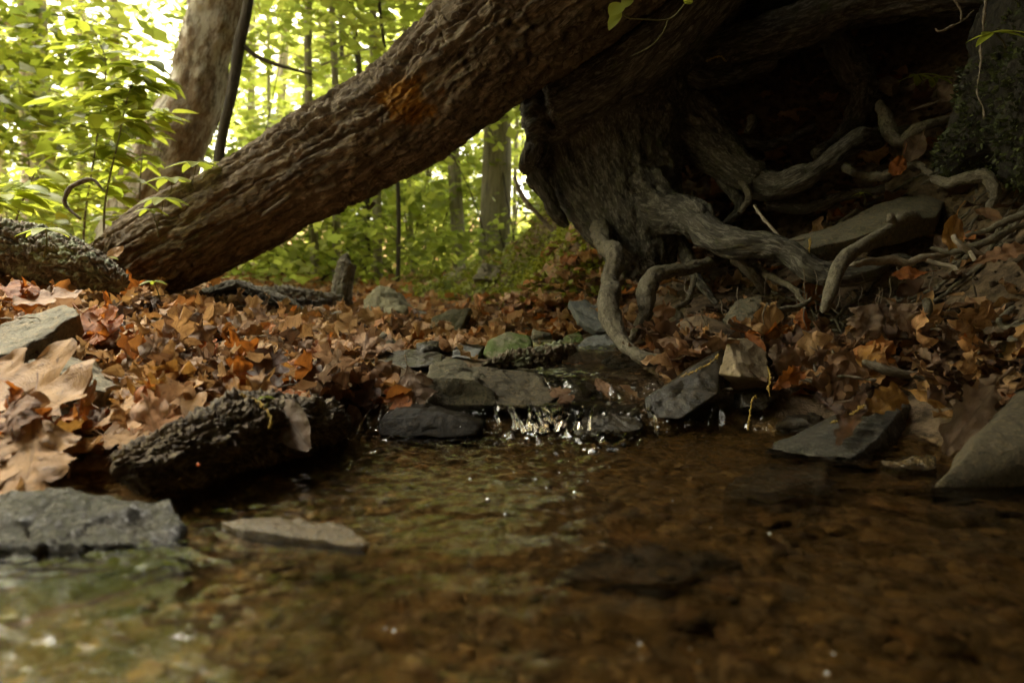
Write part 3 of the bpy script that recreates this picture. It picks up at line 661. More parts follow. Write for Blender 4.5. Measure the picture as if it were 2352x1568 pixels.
for i, (nm, pp) in enumerate(ROOTS):
    m_ = M['root_bark'] if i in (0, 1, 6, 8, 10, 11, 12, 14, 17, 18) else M['small_root']
    V, F, B = ptube([(q[0], q[1], q[2], q[3]*.86) for q in pp], 190, 36, disp=rdisp(1.0, i*7), wob=.009, seed=i)
    put(mk('root', V, F, m_, attrs={'bark': B}), rt)
for i in range(26):
    px, py = rng.uniform(1560, 2330), rng.uniform(430, 720); q = None
    for dd in np.linspace(1.05, 2.4, 120):
        q = P(px, py, dd)
        if q[2] < ground_base(q[0:1], q[1:2])[0]+.01: break
    a = rng.uniform(-2.6, -.2) if i % 3 else rng.uniform(0, 6.28); path = []; lift = rng.uniform(.004, .03); n = rng.integers(6, 11); r0 = rng.uniform(.002, .0055)
    for k in range(n):
        path.append([q[0], q[1], ground_base(q[0:1], q[1:2])[0]+lift*math.sin(PI*k/(n-1))**.5+rng.normal(0, .004)]); a += rng.normal(0, .45); q = q+np.array([math.cos(a), math.sin(a)*.8, 0])*rng.uniform(.022, .045)
    V, F, B = tube(path, np.linspace(r0, r0*.3, n), 70, 10, disp=rdisp(1.0, i), wob=.004, seed=i+50); put(mk('root', V, F, M['small_root'], attrs={'bark': B}), rt)
    if i % 2:
        m_ = n//2; e2 = np.array(path[m_]); V, F, B = tube([e2, e2+[rng.normal(0, .02), -.015, -.01], e2+[rng.normal(0, .04), -.03, -.035]], [r0*.6, r0*.45, r0*.2], 30, 8, disp=rdisp(1.0, i+9)); put(mk('root', V, F, M['small_root'], attrs={'bark': B}), rt)
hb = MB()                                              # hair roots hanging in the undercut
for i in range(44):
    px = rng.uniform(1560, 2340); py = rng.uniform(610, 730); d = rng.uniform(1.1, 1.32)
    p0 = P(px, py, d); n = 5; q = [p0]; L = rng.uniform(.02, .08)
    for k in range(n): q.append(q[-1]+np.array([rng.normal(0, .003), rng.normal(-.001, .002), -L/n*(.4+rng.random())]))
    V, F, B = tube(q, np.linspace(.0011, .0003, len(q))*(.6+rng.random()), 10, 4, endcap=0); hb.add(V, F, bark=B)
put(hb.build('hair_roots', M['twig'], kind='stuff'), rt)
shade_canopy = MB()                                              # its unseen crown, added above the ravine and shaped to block light
def spray(mb, c, R, n, ls, flat=.35, tilt=.5, dirn=None):
    a = rng.uniform(0, 2*PI, n); r = R*np.sqrt(rng.random(n)); p = np.stack([np.cos(a)*r, np.sin(a)*r, rng.normal(0, R*flat, n)-.12*r], 1)+c
    leaf_quads(mb, p, ls, tilt)
def leaf_quads(mb, p, ls, tilt=.5, fold=.25):
    n = len(p); a = rng.uniform(0, 2*PI, n); L = ls*(.6+.7*rng.random(n)); W = L*.32*(.8+.5*rng.random(n))
    nz = np.stack([rng.normal(0, tilt, n), rng.normal(0, tilt, n), np.ones(n)], 1); nz /= np.linalg.norm(nz, axis=1)[:, None]
    y = np.stack([np.cos(a), np.sin(a), np.zeros(n)-.2], 1); y -= nz*(y*nz).sum(1)[:, None]; y /= np.linalg.norm(y, axis=1)[:, None]; x = np.cross(y, nz)
    v = np.stack([p, p+y*(L*.45)[:, None]+x*W[:, None]-nz*(W*fold)[:, None], p+y*L[:, None], p+y*(L*.45)[:, None]-x*W[:, None]-nz*(W*fold)[:, None]], 1)
    mb.add(v.reshape(-1, 3), np.arange(4*n).reshape(-1, 4), rnd=np.repeat(np.clip(rng.normal(.5, .25, n), 0, 1), 4))
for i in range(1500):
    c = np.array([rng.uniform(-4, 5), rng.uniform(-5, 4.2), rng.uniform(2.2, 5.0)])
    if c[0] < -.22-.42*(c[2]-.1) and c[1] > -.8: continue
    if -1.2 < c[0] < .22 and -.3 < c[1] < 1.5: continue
    spray(shade_canopy, c, .7, 60, .20, .3)
for i in range(190): spray(shade_canopy, np.array([rng.uniform(-3.2, 3.5), rng.uniform(-4, -2.2), rng.uniform(.9, 2.5)]), .6, 60, .2, .3)  # more sprays added behind the camera to cut frontal light
put(shade_canopy.build('crown', M['shade_canopy_leaf']), rt)
V, F, B = tube([P(1640, -400, 1.95), P(1700, -900, 2.0), P(1760, -1700, 2.1), np.array([.9, 1.9, 6])], [.28, .24, .2, .1], 60, 24); put(mk('upper_trunk', V, F, M['root_bark'], attrs={'bark': B}), rt)
# mossy old stump at the right edge
SB = [[(2520, -40, 1.25, 190), (2400, 130, 1.24, 150), (2300, 260, 1.26, 95), (2215, 350, 1.30, 62), (2150, 400, 1.33, 30)], [(2420, 150, 1.2, 140), (2400, 300, 1.2, 120), (2380, 430, 1.2, 60)]]
V, F, N = merge_remesh(SB, .008); FB = flow_coords(SB, V)
V = V+N*(.014*fbm(V*12, 4, 3)+.010*np.abs(fbm(FB*np.array([40, 40, 10]), 4, 5))+.004*fbm(V*110, 3, 7))[:, None]
M['stump_moss'] = mat_bark('moss_covered_wood', (.014, .012, .008), (.025, .021, .013), (.045, .038, .025), moss=.40, sc=1.2)
e_ = empty('mossy_root', V[V[:, 2].argmin()], 'dark moss covered root mass bulging from bank at right edge', 'root')
put(mk('bark', V, F, M['stump_moss'], attrs={'bark': FB}), e_)
k = rng.choice(len(V), 9000); k = k[fbm(V[k]*16, 4, 9) > -.12]; mb = MB(); n_ = len(k)
for r_ in range(2):
    p_ = V[k]+N[k]*.003+rng.normal(0, .003, (n_, 3)); u_ = np.cross(N[k], rng.standard_normal((n_, 3))); u_ /= np.linalg.norm(u_, axis=1)[:, None]; w_ = np.cross(N[k], u_)*.6+N[k]*.8; h_ = rng.uniform(.003, .009, n_)[:, None]
    mb.add(np.stack([p_-u_*h_*.35, p_+u_*h_*.35, p_+u_*h_*.1+w_*h_, p_-u_*h_*.1+w_*h_], 1).reshape(-1, 3), np.arange(4*n_).reshape(-1, 4), rnd=np.repeat(rng.random(n_), 4))
put(mb.build('moss', M['moss_dark'], kind='stuff'), e_)

# ---------------------------------------------------------------- rocks
cr = [
 ('slab', 'olive grey sandstone slab tilted on the leaves at left edge', [(-90, 772, .96), (150, 693, 1.04), (184, 722, .98), (60, 800, .90), (-20, 826, .86), (-90, 850, .84)], .03, 'shale', dict(push=(.1, .25, -1), amp=.003)),
 ('slab', 'flat grey shale slab under tan leaves below the tilted slab', [(60, 826, .88), (150, 816, .93), (225, 836, .93), (264, 884, .84), (240, 900, .79), (140, 862, .79), (80, 846, .81)], .022, 'shale', dict(amp=.0025)),
 ('flat', 'pale olive flat stone half buried under leaves below the log', [(325, 768, 1.28), (375, 748, 1.36), (420, 750, 1.36), (430, 768, 1.28)], .02, 'shale_olive', dict(amp=.002)),
 ('a', 'brown squat rock with pale chipped crown above the cascade', [(972, 864, .968), (985, 842, 1.03), (1030, 823, 1.09), (1100, 848, 1.07), (1092, 868, .967), (1140, 905, .962), (1148, 944, .957), (972, 944, .96)], .10, 'shale_mid', dict(push=(0, 1, -.15), amp=.004)),
 ('b', 'olive rock with smooth sloping front face in middle of cascade', [(1085, 852, 1.05), (1150, 850, 1.07), (1235, 866, 1.05), (1290, 905, 1.0), (1240, 946, .94), (1145, 946, .94), (1110, 880, 1.0)], .12, 'shale_dark', dict(push=(.02, 1, -.05), amp=.004)),
 ('c', 'dark wet flat rock right of the olive cascade rock', [(1230, 872, 1.07), (1330, 880, 1.1), (1385, 905, 1.05), (1380, 925, 1.0), (1260, 938, .98)], .08, 'wet_dark', dict(push=(0, .6, -.6))),
 ('d', 'long low wet black rock at foot of the cascade', [(848, 985, .868), (870, 952, .88), (925, 932, .89), (985, 938, .89), (1060, 954, .88), (1122, 976, .87), (1112, 1010, .858), (850, 1010, .86)], .09, 'wet_black', dict(push=(.02, 1, -.1), amp=.002, sharp=10)),
 ('e', 'wet ledge stone under the water veil right of the falls', [(1288, 995, .90), (1330, 958, .93), (1400, 944, .94), (1478, 942, .93), (1490, 990, .89), (1400, 1006, .885)], .10, 'wet_dark', dict(push=(0, 1, -.1), amp=.002, sharp=12)),
 ('f', 'black angular stone lying in the water below the ledge', [(1320, 990, .89), (1400, 985, .9), (1440, 1000, .88), (1330, 1012, .87)], .03, 'wet_dark', {}),
 ('g', 'dark square edged block leaning right of the cascade', [(1480, 915, .95), (1560, 862, .97), (1648, 808, 1.0), (1654, 862, .96), (1650, 905, .93), (1560, 962, .91), (1484, 960, .92)], .07, 'wet_dark', dict(push=(.55, .8, .12), amp=.002)),
 ('h', 'tan square block standing on the right leaf bed', [(1652, 858, .96), (1672, 778, 1.02), (1715, 776, 1.06), (1762, 808, 1.04), (1766, 878, .97), (1700, 866, .94)], .08, 'shale_tan', dict(push=(.25, .8, -.45), amp=.002)),
 ('i', 'grey flat topped slab slanting into the right side of pool', [(1740, 1040, .80), (1900, 955, .94), (2060, 900, .99), (2085, 925, .93), (2010, 1010, .80), (1940, 1064, .755)], .09, 'wet_grey', dict(push=(.55, .25, -.7), amp=.003, n=34)),
 ('j', 'big brown boulder cropped by the right picture edge', [(2128, 1128, .655), (2228, 1034, .665), (2352, 1028, .66), (2480, 1022, .655), (2262, 985, .74), (2352, 880, .86), (2480, 800, .93)], .13, 'shale_dark', dict(push=(.02, .03, -1), amp=.003, n=44)),
 ('k', 'small wet black stone beside the catkin at right waterline', [(1700, 905, .97), (1745, 880, 1.0), (1790, 900, .98), (1760, 945, .93), (1710, 935, .93)], .04, 'wet_dark', dict(push=(0, 1, -.2))),
 ('l', 'glossy black stone behind the grey slanting slab', [(1775, 985, .91), (1810, 950, .95), (1890, 948, .97), (1880, 980, .90), (1800, 1000, .88)], .05, 'wet_dark', dict(push=(.2, 1, -.2))),
 ('m', 'blurred wet grey boulder at left edge of the pool', [(-80, 1128, .565), (60, 1120, .57), (150, 1126, .57), (260, 1150, .565), (370, 1172, .56), (428, 1212, .54), (400, 1255, .52), (200, 1250, .505), (-80, 1245, .50)], .06, 'wet_grey', dict(push=(0, .1, -1), amp=.006, n=40)),
 ('n', 'brown slab just under water left of the picture centre', [(505, 1200, .555), (640, 1186, .57), (780, 1200, .555), (852, 1240, .517), (840, 1254, .503), (700, 1234, .515), (560, 1216, .53)], .012, 'wet_brown', dict(amp=.0015)),
 ('o', 'sunken tan slab lying under water before grey slanting slab', [(1660, 1140, .68), (1750, 1085, .76), (1900, 1085, .76), (1890, 1130, .69), (1760, 1160, .66)], .03, 'wet_brown', dict(push=(0, 0, -1))),
 ('p', 'dark sunken rock across the bed at lower right', [(1260, 1400, .52), (1400, 1345, .57), (1640, 1350, .565), (1700, 1380, .54), (1500, 1420, .5)], .03, 'wet_dark', dict(push=(0, 0, -1))),
 ('q', 'little pointed stone poking from the water near right boulder', [(1870, 1118, .70), (1892, 1105, .71), (1915, 1120, .70), (1905, 1140, .67), (1875, 1140, .67)], .03, 'wet_brown', dict(push=(0, .3, -1))),
 ('r', 'orange brown flat stone at waterline between slab and boulder', [(2020, 1062, .75), (2080, 1048, .77), (2150, 1040, .77), (2150, 1075, .72), (2060, 1080, .72)], .03, 'wet_brown', {}),
 ('s', 'grey slab lying aslant on bank above the long root', [(1790, 562, 1.38), (1960, 505, 1.46), (2075, 450, 1.52), (2135, 445, 1.52), (2172, 460, 1.48), (2150, 500, 1.40), (2060, 508, 1.36), (1960, 548, 1.33), (1850, 578, 1.33)], .035, 'shale', dict(push=(.1, .35, -.9), amp=.003, n=34)),
 ('t', 'rounded grey flagstone propped under the roots', [(1660, 735, 1.28), (1688, 690, 1.33), (1748, 678, 1.36), (1752, 700, 1.33), (1722, 742, 1.26), (1690, 748, 1.25)], .02, 'shale', dict(push=(0, .6, -.8), amp=.002)),
 ('u', 'small brown block on bank left of propped flagstone', [(1556, 752, 1.24), (1570, 740, 1.26), (1615, 734, 1.27), (1618, 752, 1.24), (1580, 772, 1.2)], .02, 'shale_tan', {}),
 ('v', 'leaf strewn dark stone at right edge above the leaf bed', [(2295, 790, .98), (2330, 745, 1.03), (2390, 720, 1.05), (2390, 790, .97)], .04, 'shale', {}),
 ('w', 'blue grey angular rock where the thin root meets water', [(1318, 810, 1.36), (1345, 775, 1.42), (1395, 764, 1.45), (1450, 790, 1.38), (1462, 828, 1.32), (1400, 850, 1.30), (1330, 850, 1.32)], .10, 'shale_blue', dict(push=(.05, 1, -.1), amp=.004)),
 ('x', 'black flat stone under blue grey rock at upper pool', [(1380, 850, 1.28), (1400, 832, 1.3), (1470, 830, 1.3), (1480, 855, 1.25), (1400, 862, 1.24)], .04, 'wet_dark', dict(push=(0, .8, -.4))),
 ('y', 'dark tilted slab behind the thin root', [(1308, 690, 1.78), (1345, 690, 1.80), (1425, 735, 1.72), (1440, 762, 1.68), (1370, 762, 1.66), (1330, 735, 1.70)], .05, 'shale_blue', dict(push=(0, 1, -.3))),
 ('z', 'olive green standing stone in middle of dry leaf bed', [(985, 770, 2.15), (992, 728, 2.2), (1040, 706, 2.25), (1082, 706, 2.27), (1065, 745, 2.2), (1050, 772, 2.12), (1000, 785, 2.1)], .10, 'shale_olive', dict(push=(.02, 1, -.2))),
 ('A', 'moss topped round rock in the leaf bed before mossy bank', [(1100, 812, 1.58), (1120, 778, 1.64), (1170, 758, 1.68), (1225, 765, 1.68), (1228, 800, 1.6), (1140, 832, 1.52)], .12, 'mossy', dict(push=(0, 1, -.3), sharp=10)),
 ('B', 'low grey stone right of the moss topped rock', [(1200, 810, 1.55), (1225, 785, 1.6), (1310, 782, 1.62), (1330, 810, 1.55)], .08, 'shale_olive', dict(push=(0, 1, -.3))),
 ('C', 'small bright mossy stone beside the blue grey rock', [(1292, 792, 1.52), (1300, 765, 1.56), (1335, 758, 1.58), (1345, 785, 1.52)], .05, 'mossy', dict(push=(0, 1, -.3), sharp=9)),
 ('D', 'grey pyramid stone in the leaves left of the creek rocks', [(858, 795, 1.55), (880, 765, 1.6), (905, 780, 1.58), (920, 805, 1.52), (870, 812, 1.5)], .06, 'shale', dict(push=(0, 1, -.3))),
 ('E', 'black wet rock with rippled top behind hanging leaves', [(862, 832, 1.32), (900, 808, 1.38), (960, 798, 1.4), (1020, 810, 1.36), (1020, 838, 1.28), (900, 850, 1.26)], .09, 'wet_dark', dict(push=(0, 1, -.2), sharp=12)),
 ('F', 'squat boulder with pale green top at foot of mossy bank', [(825, 728, 2.75), (835, 690, 2.85), (870, 658, 2.95), (905, 668, 2.95), (930, 705, 2.85), (910, 735, 2.7), (850, 738, 2.68)], .25, 'shale_olive', dict(push=(0, 1, -.1), amp=.012)),
 ('G', 'dark rock with grey edge set in the mossy bank', [(1008, 655, 3.2), (1020, 630, 3.3), (1065, 610, 3.35), (1075, 640, 3.25), (1045, 672, 3.1)], .25, 'shale_olive', dict(push=(.05, 1, -.1), amp=.01)),
 ('H', 'small grey rock beside the squat boulder', [(905, 735, 2.7), (925, 712, 2.8), (965, 705, 2.85), (985, 735, 2.7)], .12, 'shale_blue', dict(push=(0, 1, -.1), amp=.006)),
 ('I', 'grey leaning stone left of the squat boulder', [(700, 742, 2.4), (722, 710, 2.5), (755, 718, 2.45), (750, 748, 2.35)], .1, 'shale_blue', dict(push=(0, 1, -.1))),
 ('J', 'pale flat faced stone beside grey leaning stone', [(735, 748, 2.35), (768, 714, 2.45), (796, 716, 2.45), (790, 742, 2.35)], .06, 'shale', dict(push=(0, 1, -.2))),
 ('K', 'grey stone slip poking out of the leaves near the muddy log', [(545, 838, 1.12), (600, 828, 1.16), (640, 850, 1.08), (560, 862, 1.05)], .03, 'shale_blue', {}),
 ('N', 'dark blue grey slab behind the brown cascade rock', [(1040, 800, 1.5), (1075, 785, 1.6), (1112, 795, 1.55), (1090, 825, 1.4), (1040, 825, 1.4)], .06, 'shale_blue', dict(push=(0, 1, -.2))),
 ('O', 'flat black slab in leaves left of the rippled black rock', [(690, 800, 1.5), (735, 782, 1.6), (800, 788, 1.58), (780, 815, 1.45), (700, 818, 1.45)], .05, 'wet_dark', dict(push=(0, 1, -.2))),
 ('P', 'low dark slab in shallows right of lichened branch', [(1235, 852, 1.2), (1290, 840, 1.25), (1335, 855, 1.2), (1300, 875, 1.12), (1240, 872, 1.12)], .05, 'wet_dark', dict(push=(0, .5, -.6))),
 ('Q', 'pale olive stone left of the olive standing stone', [(915, 785, 1.9), (935, 755, 2.0), (972, 760, 1.98), (975, 788, 1.88)], .08, 'shale_olive', dict(push=(0, 1, -.2))),
 ('R', 'mossy rock sunk in foot of the far bank', [(1130, 690, 3.0), (1150, 655, 3.1), (1200, 650, 3.1), (1215, 690, 3.0)], .2, 'mossy', dict(push=(0, 1, -.2), amp=.01, sharp=14)),
 ('S', 'grey angular rock on face of the mossy bank', [(1085, 640, 3.3), (1110, 605, 3.4), (1150, 612, 3.4), (1145, 645, 3.3)], .2, 'shale', dict(push=(0, 1, -.1), amp=.01)),
 ('L', 'small rounded stone on the shaded soil under the top root', [(2015, 182, 1.92), (2040, 175, 1.95), (2068, 185, 1.93), (2050, 196, 1.88)], .03, 'shale_tan', {}),
 ('M', 'half buried stone between dark roots at upper right', [(2045, 300, 1.66), (2075, 285, 1.7), (2110, 290, 1.7), (2105, 312, 1.62), (2060, 318, 1.6)], .05, 'shale', {}),
]
for i, (k, lab, top, th, mt, kw) in enumerate(cr):
    slab('rock' if len(k) == 1 else 'stone_slab', lab, top, th, M[mt], seed=i+1, cat='rock', seat=k in 'yzABCDEFGHIJwNOQRS', **kw)

# more loose stones through the leaf bed
small = []
for i in range(46):
    py = rng.uniform(700, 850); px = rng.uniform(350, 1300); z = .06
    q = G(px, py, z)
    if not (.95 < q[1] < 4): continue
    z = float(ground(q[0:1], q[1:2])[0]); r = rng.uniform(.012, .035)*(1+.3*q[1])
    pts = rng.standard_normal((12, 3)); pts /= np.linalg.norm(pts, axis=1)[:, None]; pts *= r*np.array([1.2, .8, .55])
    pts = pts@rotmat(rng.uniform(0, 6), rng.normal(0, .3), 0).T+[q[0], q[1], z+r*.2]
    rock('stone', 'small grey stone among the fallen leaves of the stream bed', pts, M[['shale', 'shale_blue', 'shale_olive', 'wet_dark'][i % 4]], cat='stone', group='small stones in the leaf bed', n=10, amp=.003, seed=i)

# ---------------------------------------------------------------- pieces of wood
def rotdisp(sd, k=.18, fine=.004):
    def f(A, S, R, Pp):
        c = np.stack([np.cos(A)*R, np.sin(A)*R, S], -1)
        f1, f2, ci = voro(c*np.array([60, 60, 34])+sd, sd)
        return R*k*fbm(c*np.array([25, 25, 12])+sd, 4, sd)*1.4+fine*(ci-.4)+fine*fbm(c*200, 3, sd+2)-fine*2*(sst(.12, 0, f2-f1) if False else 1-sst(0, .14, f2-f1))
    return f
def lumpdisp(A, S, R, Pp):
    c = np.stack([np.cos(A)*R, np.sin(A)*R, S], -1); w_ = c+.006*np.stack([fbm(c*30+k*9, 3, k+60) for k in range(3)], -1)
    return R*.26*fbm(w_*np.array([22, 22, 12]), 4, 5)+.010*np.abs(fbm(w_*np.array([60, 60, 24]), 4, 6))+.005*fbm(w_*np.array([150, 150, 90]), 4, 7)+.0022*fbm(c*420, 2, 8)-.004
def wood(name, lab, pp, m, sd, n=160, mseg=64, k=.18, fine=.004, cat='log', flat=1.0):
    V, F, B = ptube(pp, n, mseg, disp=rotdisp(sd, k, fine) if sd != 4 else lumpdisp, flat=flat); b = V.mean(0); b[2] = V[:, 2].min()
    o = mk(name, V-b, F, m, attrs={'bark': B, 'patch': np.zeros(len(V))}, label=lab, cat=cat); o.location = b; return o
wood('rotten_log', 'black waterlogged rotten log chunk at left edge of the pool', [(276, 1096, .64, 12), (282, 1092, .64, 34), (296, 1085, .642, 54), (330, 1072, .65, 66), (420, 1040, .675, 82), (520, 1003, .72, 84), (620, 985, .76, 70), (700, 975, .80, 58), (760, 965, .85, 42), (785, 955, .87, 26)], M['rot_wood'], 4, 420, 200, .24, .005)
lgp = [(-120, 545, 1.40, 52), (0, 560, 1.40, 62), (100, 585, 1.40, 62), (180, 610, 1.39, 52), (240, 632, 1.38, 38), (282, 655, 1.37, 20)]
wood('lichened_log', 'mossy lichen covered old log lying on leaves at left edge', lgp, M['lichen_bark'], 8, 260, 120, .13, .004)
wood('bark_piece', 'broken branch with pale green lichen lying behind cascade rocks', [(1105, 838, 1.13, 10), (1150, 832, 1.14, 22), (1200, 824, 1.15, 26), (1255, 818, 1.16, 25), (1295, 806, 1.17, 17), (1318, 797, 1.18, 8)], M['lichen_bark'], 12, 160, 60, .3, .004)
wood('broken_stub', 'short broken dark tree stub standing beyond the leaf bed', [(785, 700, 3.0, 26), (786, 680, 3.0, 24), (792, 640, 3.0, 22), (800, 605, 3.0, 21), (803, 600, 3.0, 16)], M['grey_wood'], 15, 120, 60, .14, .003, 'stump')
wood('rotten_log', 'orange brown rotten log end resting on bank beyond root tree', [(1250, 592, 2.3, 14), (1290, 575, 2.32, 27), (1340, 556, 2.36, 32), (1420, 530, 2.45, 34), (1480, 500, 2.5, 30)], M['orange_wood'], 18, 120, 60, .3, .008)
wood('driftwood', 'weathered grey driftwood slab lying under the foot of the log', [(440, 690, 1.95, 12), (500, 670, 2.05, 26), (560, 665, 2.1, 32), (640, 692, 2.0, 24), (700, 716, 1.92, 10)], M['grey_wood'], 20, 140, 60, .4, .008, 'wood', .55)
wood('driftwood', 'dark broken driftwood limb right of the grey driftwood slab', [(560, 700, 1.98, 10), (620, 695, 2.1, 16), (700, 700, 2.2, 14), (760, 690, 2.4, 8)], M['dark_bark'], 23, 80, 40, .4, .006, 'wood')
wood('driftwood', 'blurred brown log lying across the far leaf bed', [(560, 672, 2.9, 12), (640, 676, 2.9, 17), (720, 682, 2.9, 16), (790, 690, 2.9, 10)], M['grey_wood'], 25, 80, 40, .3, .01, 'wood')
wood('stick', 'straight grey stick lying on leaves before leaning stones', [(600, 742, 2.0, 5), (680, 744, 2.05, 8), (760, 748, 2.05, 8), (805, 745, 2.05, 6)], M['grey_wood'], 27, 60, 20, .15, .002, 'stick')

TW = [
 ('pale forked twig lying over curled leaves above the muddy log', [[(372, 838, .86, 2.5), (345, 842, .86, 3), (338, 858, .85, 2.5)], [(560, 890, .88, 3), (520, 868, .89, 4), (455, 852, .88, 5), (425, 860, .87, 5.5), (395, 872, .86, 4)], [(425, 860, .87, 4), (440, 890, .85, 4), (455, 925, .84, 3.5)]], 'pale_twig'),
 ('black tipped curved twig among tan leaves', [[(400, 868, .84, 4), (370, 880, .83, 4), (350, 900, .82, 3.5), (332, 930, .81, 3)]], 'pale_twig'),
 ('pale bent twig dipping into water left of the falls', [[(690, 885, .95, 3.5), (730, 893, .94, 5), (760, 915, .93, 5.5), (785, 945, .92, 5), (795, 985, .90, 4), (796, 1010, .885, 3)]], 'pale_twig'),
 ('thick scaly broken branch crossing the long root', [[(2110, 505, 1.20, 9), (2075, 498, 1.19, 12), (2050, 515, 1.18, 12), (2000, 548, 1.15, 12), (1955, 580, 1.13, 13), (1930, 610, 1.11, 15), (1915, 650, 1.09, 14), (1898, 690, 1.08, 11), (1886, 715, 1.07, 7)], [(2052, 515, 1.18, 9), (2045, 498, 1.17, 8), (2042, 488, 1.17, 6)]], 'small_root'),
 ('crooked grey twig spreading right of the scaly branch', [[(1945, 606, 1.15, 6), (1990, 598, 1.15, 8), (2040, 596, 1.16, 9), (2085, 605, 1.16, 8), (2130, 592, 1.17, 7), (2180, 585, 1.18, 4)], [(2130, 594, 1.17, 6), (2170, 608, 1.15, 6), (2205, 622, 1.13, 4)]], 'pale_twig'),
 ('dark straight stick lying on the right leaf bed', [[(1975, 830, .98, 6), (2020, 845, .97, 12), (2080, 858, .97, 13), (2140, 872, .97, 12), (2170, 880, .98, 8)]], 'twig'),
 ('thin brown stem slanting up from the right leaf bed', [[(2150, 880, .95, 2), (2210, 845, .95, 2.5), (2260, 800, .96, 2.5), (2285, 752, .97, 2.5)]], 'twig'),
 ('grey branch bundle crossing the right edge under the mossy root', [[(2130, 565, 1.16, 4), (2200, 572, 1.14, 6), (2290, 545, 1.12, 7), (2400, 500, 1.10, 9)], [(2215, 545, 1.12, 6), (2290, 518, 1.11, 7), (2400, 470, 1.1, 8)]], 'small_root'),
 ('short pale broken root stub with forked end at far right', [[(2188, 540, 1.10, 7), (2205, 560, 1.09, 9), (2230, 582, 1.09, 9), (2260, 590, 1.09, 6)], [(2228, 580, 1.09, 6), (2238, 600, 1.08, 5)]], 'pale_twig'),
 ('knobbly brown stub curving out of dark soil', [[(2075, 742, 1.12, 6), (2110, 738, 1.12, 8), (2132, 715, 1.12, 9), (2130, 692, 1.13, 7)]], 'small_root'),
 ('bent root piece lying above the right leaf bed', [[(1752, 762, 1.14, 4), (1770, 735, 1.15, 8), (1800, 712, 1.16, 9), (1845, 696, 1.18, 7), (1860, 678, 1.19, 3)]], 'small_root'),
 ('curled bare twig arching over the foot of the fallen log', [[(186, 505, 1.5, 3), (150, 470, 1.5, 3.5), (160, 435, 1.5, 4), (185, 420, 1.5, 4), (215, 412, 1.5, 3.5), (240, 440, 1.5, 2)]], 'twig'),
 ('pale forked stem growing against the cavity at upper right', [[(2240, 20, 1.2, 2), (2215, 45, 1.2, 2.5), (2165, 70, 1.2, 2.5), (2150, 66, 1.2, 2)], [(2205, 48, 1.2, 2.5), (2208, 20, 1.2, 2.2), (2190, -10, 1.2, 2)]], 'twig'),
 ('thin brown vine hanging down the mossy root', [[(2262, -10, 1.12, 3), (2258, 60, 1.12, 2.5), (2250, 130, 1.11, 2.5), (2248, 200, 1.1, 2), (2256, 275, 1.08, 2)]], 'twig'),
 ('pale thin twig bowed over the soil below top root', [[(2090, 252, 1.5, 1.5), (2120, 245, 1.5, 2), (2160, 230, 1.5, 2), (2205, 205, 1.5, 1.5)]], 'pale_twig'),
 ('bare branch hanging behind the buttress over the far bank', [[(1180, 405, 2.6, 4), (1200, 450, 2.6, 5), (1240, 500, 2.6, 5), (1290, 550, 2.6, 5)], [(1192, 430, 2.6, 3), (1215, 415, 2.6, 2)]], 'twig'),
 ('tiny dead sprig standing in leaves under the driftwood', [[(515, 740, 1.75, 1.5), (520, 715, 1.75, 2), (515, 695, 1.75, 1.5)], [(520, 715, 1.75, 1.5), (545, 705, 1.75, 1.2), (575, 702, 1.75, 1)]], 'twig'),
 ('slender grass straw lying across leaves at left edge', [[(-10, 735, .98, 1.2), (60, 730, .98, 1.2), (110, 742, .98, 1)]], 'pale_twig'),
 ('pale rootlet lying along the slab on the bank', [[(1765, 560, 1.33, 2.5), (1800, 556, 1.33, 3), (1850, 548, 1.33, 2.5)], [(1800, 556, 1.33, 2), (1760, 510, 1.36, 3), (1730, 470, 1.40, 3)]], 'pale_twig'),
 ('brown leaf stalk lying across the red leaves at right', [[(1890, 868, .93, 2.2), (1950, 870, .92, 2.2), (2010, 872, .91, 2)]], 'twig'),
 ('leaning dark stalk among leaves right of tan block', [[(1975, 905, .94, 2.5), (1950, 870, .95, 3), (1925, 830, .97, 3), (1912, 805, .98, 3.5)]], 'twig'),
]
for i, (lab, br, mt) in enumerate(TW):
    r = empty('twig', P(*br[0][0][:3]), lab, 'twig')
    for j, pp in enumerate(br):
        V, F, B = ptube(pp, 44, 9, disp=rdisp(.9, i+j), wob=.0035 if pp[0][2] < 1.3 else .002, seed=i*3+j)
        put(mk('stem' if j == 0 else 'side_branch', V, F, M[mt], attrs={'bark': B}), r)

for i in range(26):                                     # small dead twigs among the leaves
    left = i % 3 != 0; px, py = (rng.uniform(120, 950), rng.uniform(760, 930)) if left else (rng.uniform(1560, 2330), rng.uniform(790, 900))
    q = None
    for dd in np.linspace(.6, 2.2, 120):
        q = P(px, py, dd)
        if q[2] < ground_base(q[0:1], q[1:2])[0]+.02: break
    a = rng.uniform(0, 6.28); L = rng.uniform(.03, .09); u = np.array([math.cos(a), math.sin(a), rng.normal(.1, .2)])
    V, F, B = tube([q-u*L, q-u*L*.3+rng.normal(0, .006, 3), q+u*L*.4+rng.normal(0, .006, 3), q+u*L], [.0012, .0019, .0016, .0008], 30, 7, disp=rdisp(.8, i))
    b = V.mean(0); mk('twig', V-b, F, M['pale_twig' if i % 2 else 'twig'], attrs={'bark': B}, label='thin dead twig lying among the fallen leaves of the ' + ('left bank' if left else 'right bank'), cat='twig', group='thin dead twigs among the leaves').location = b
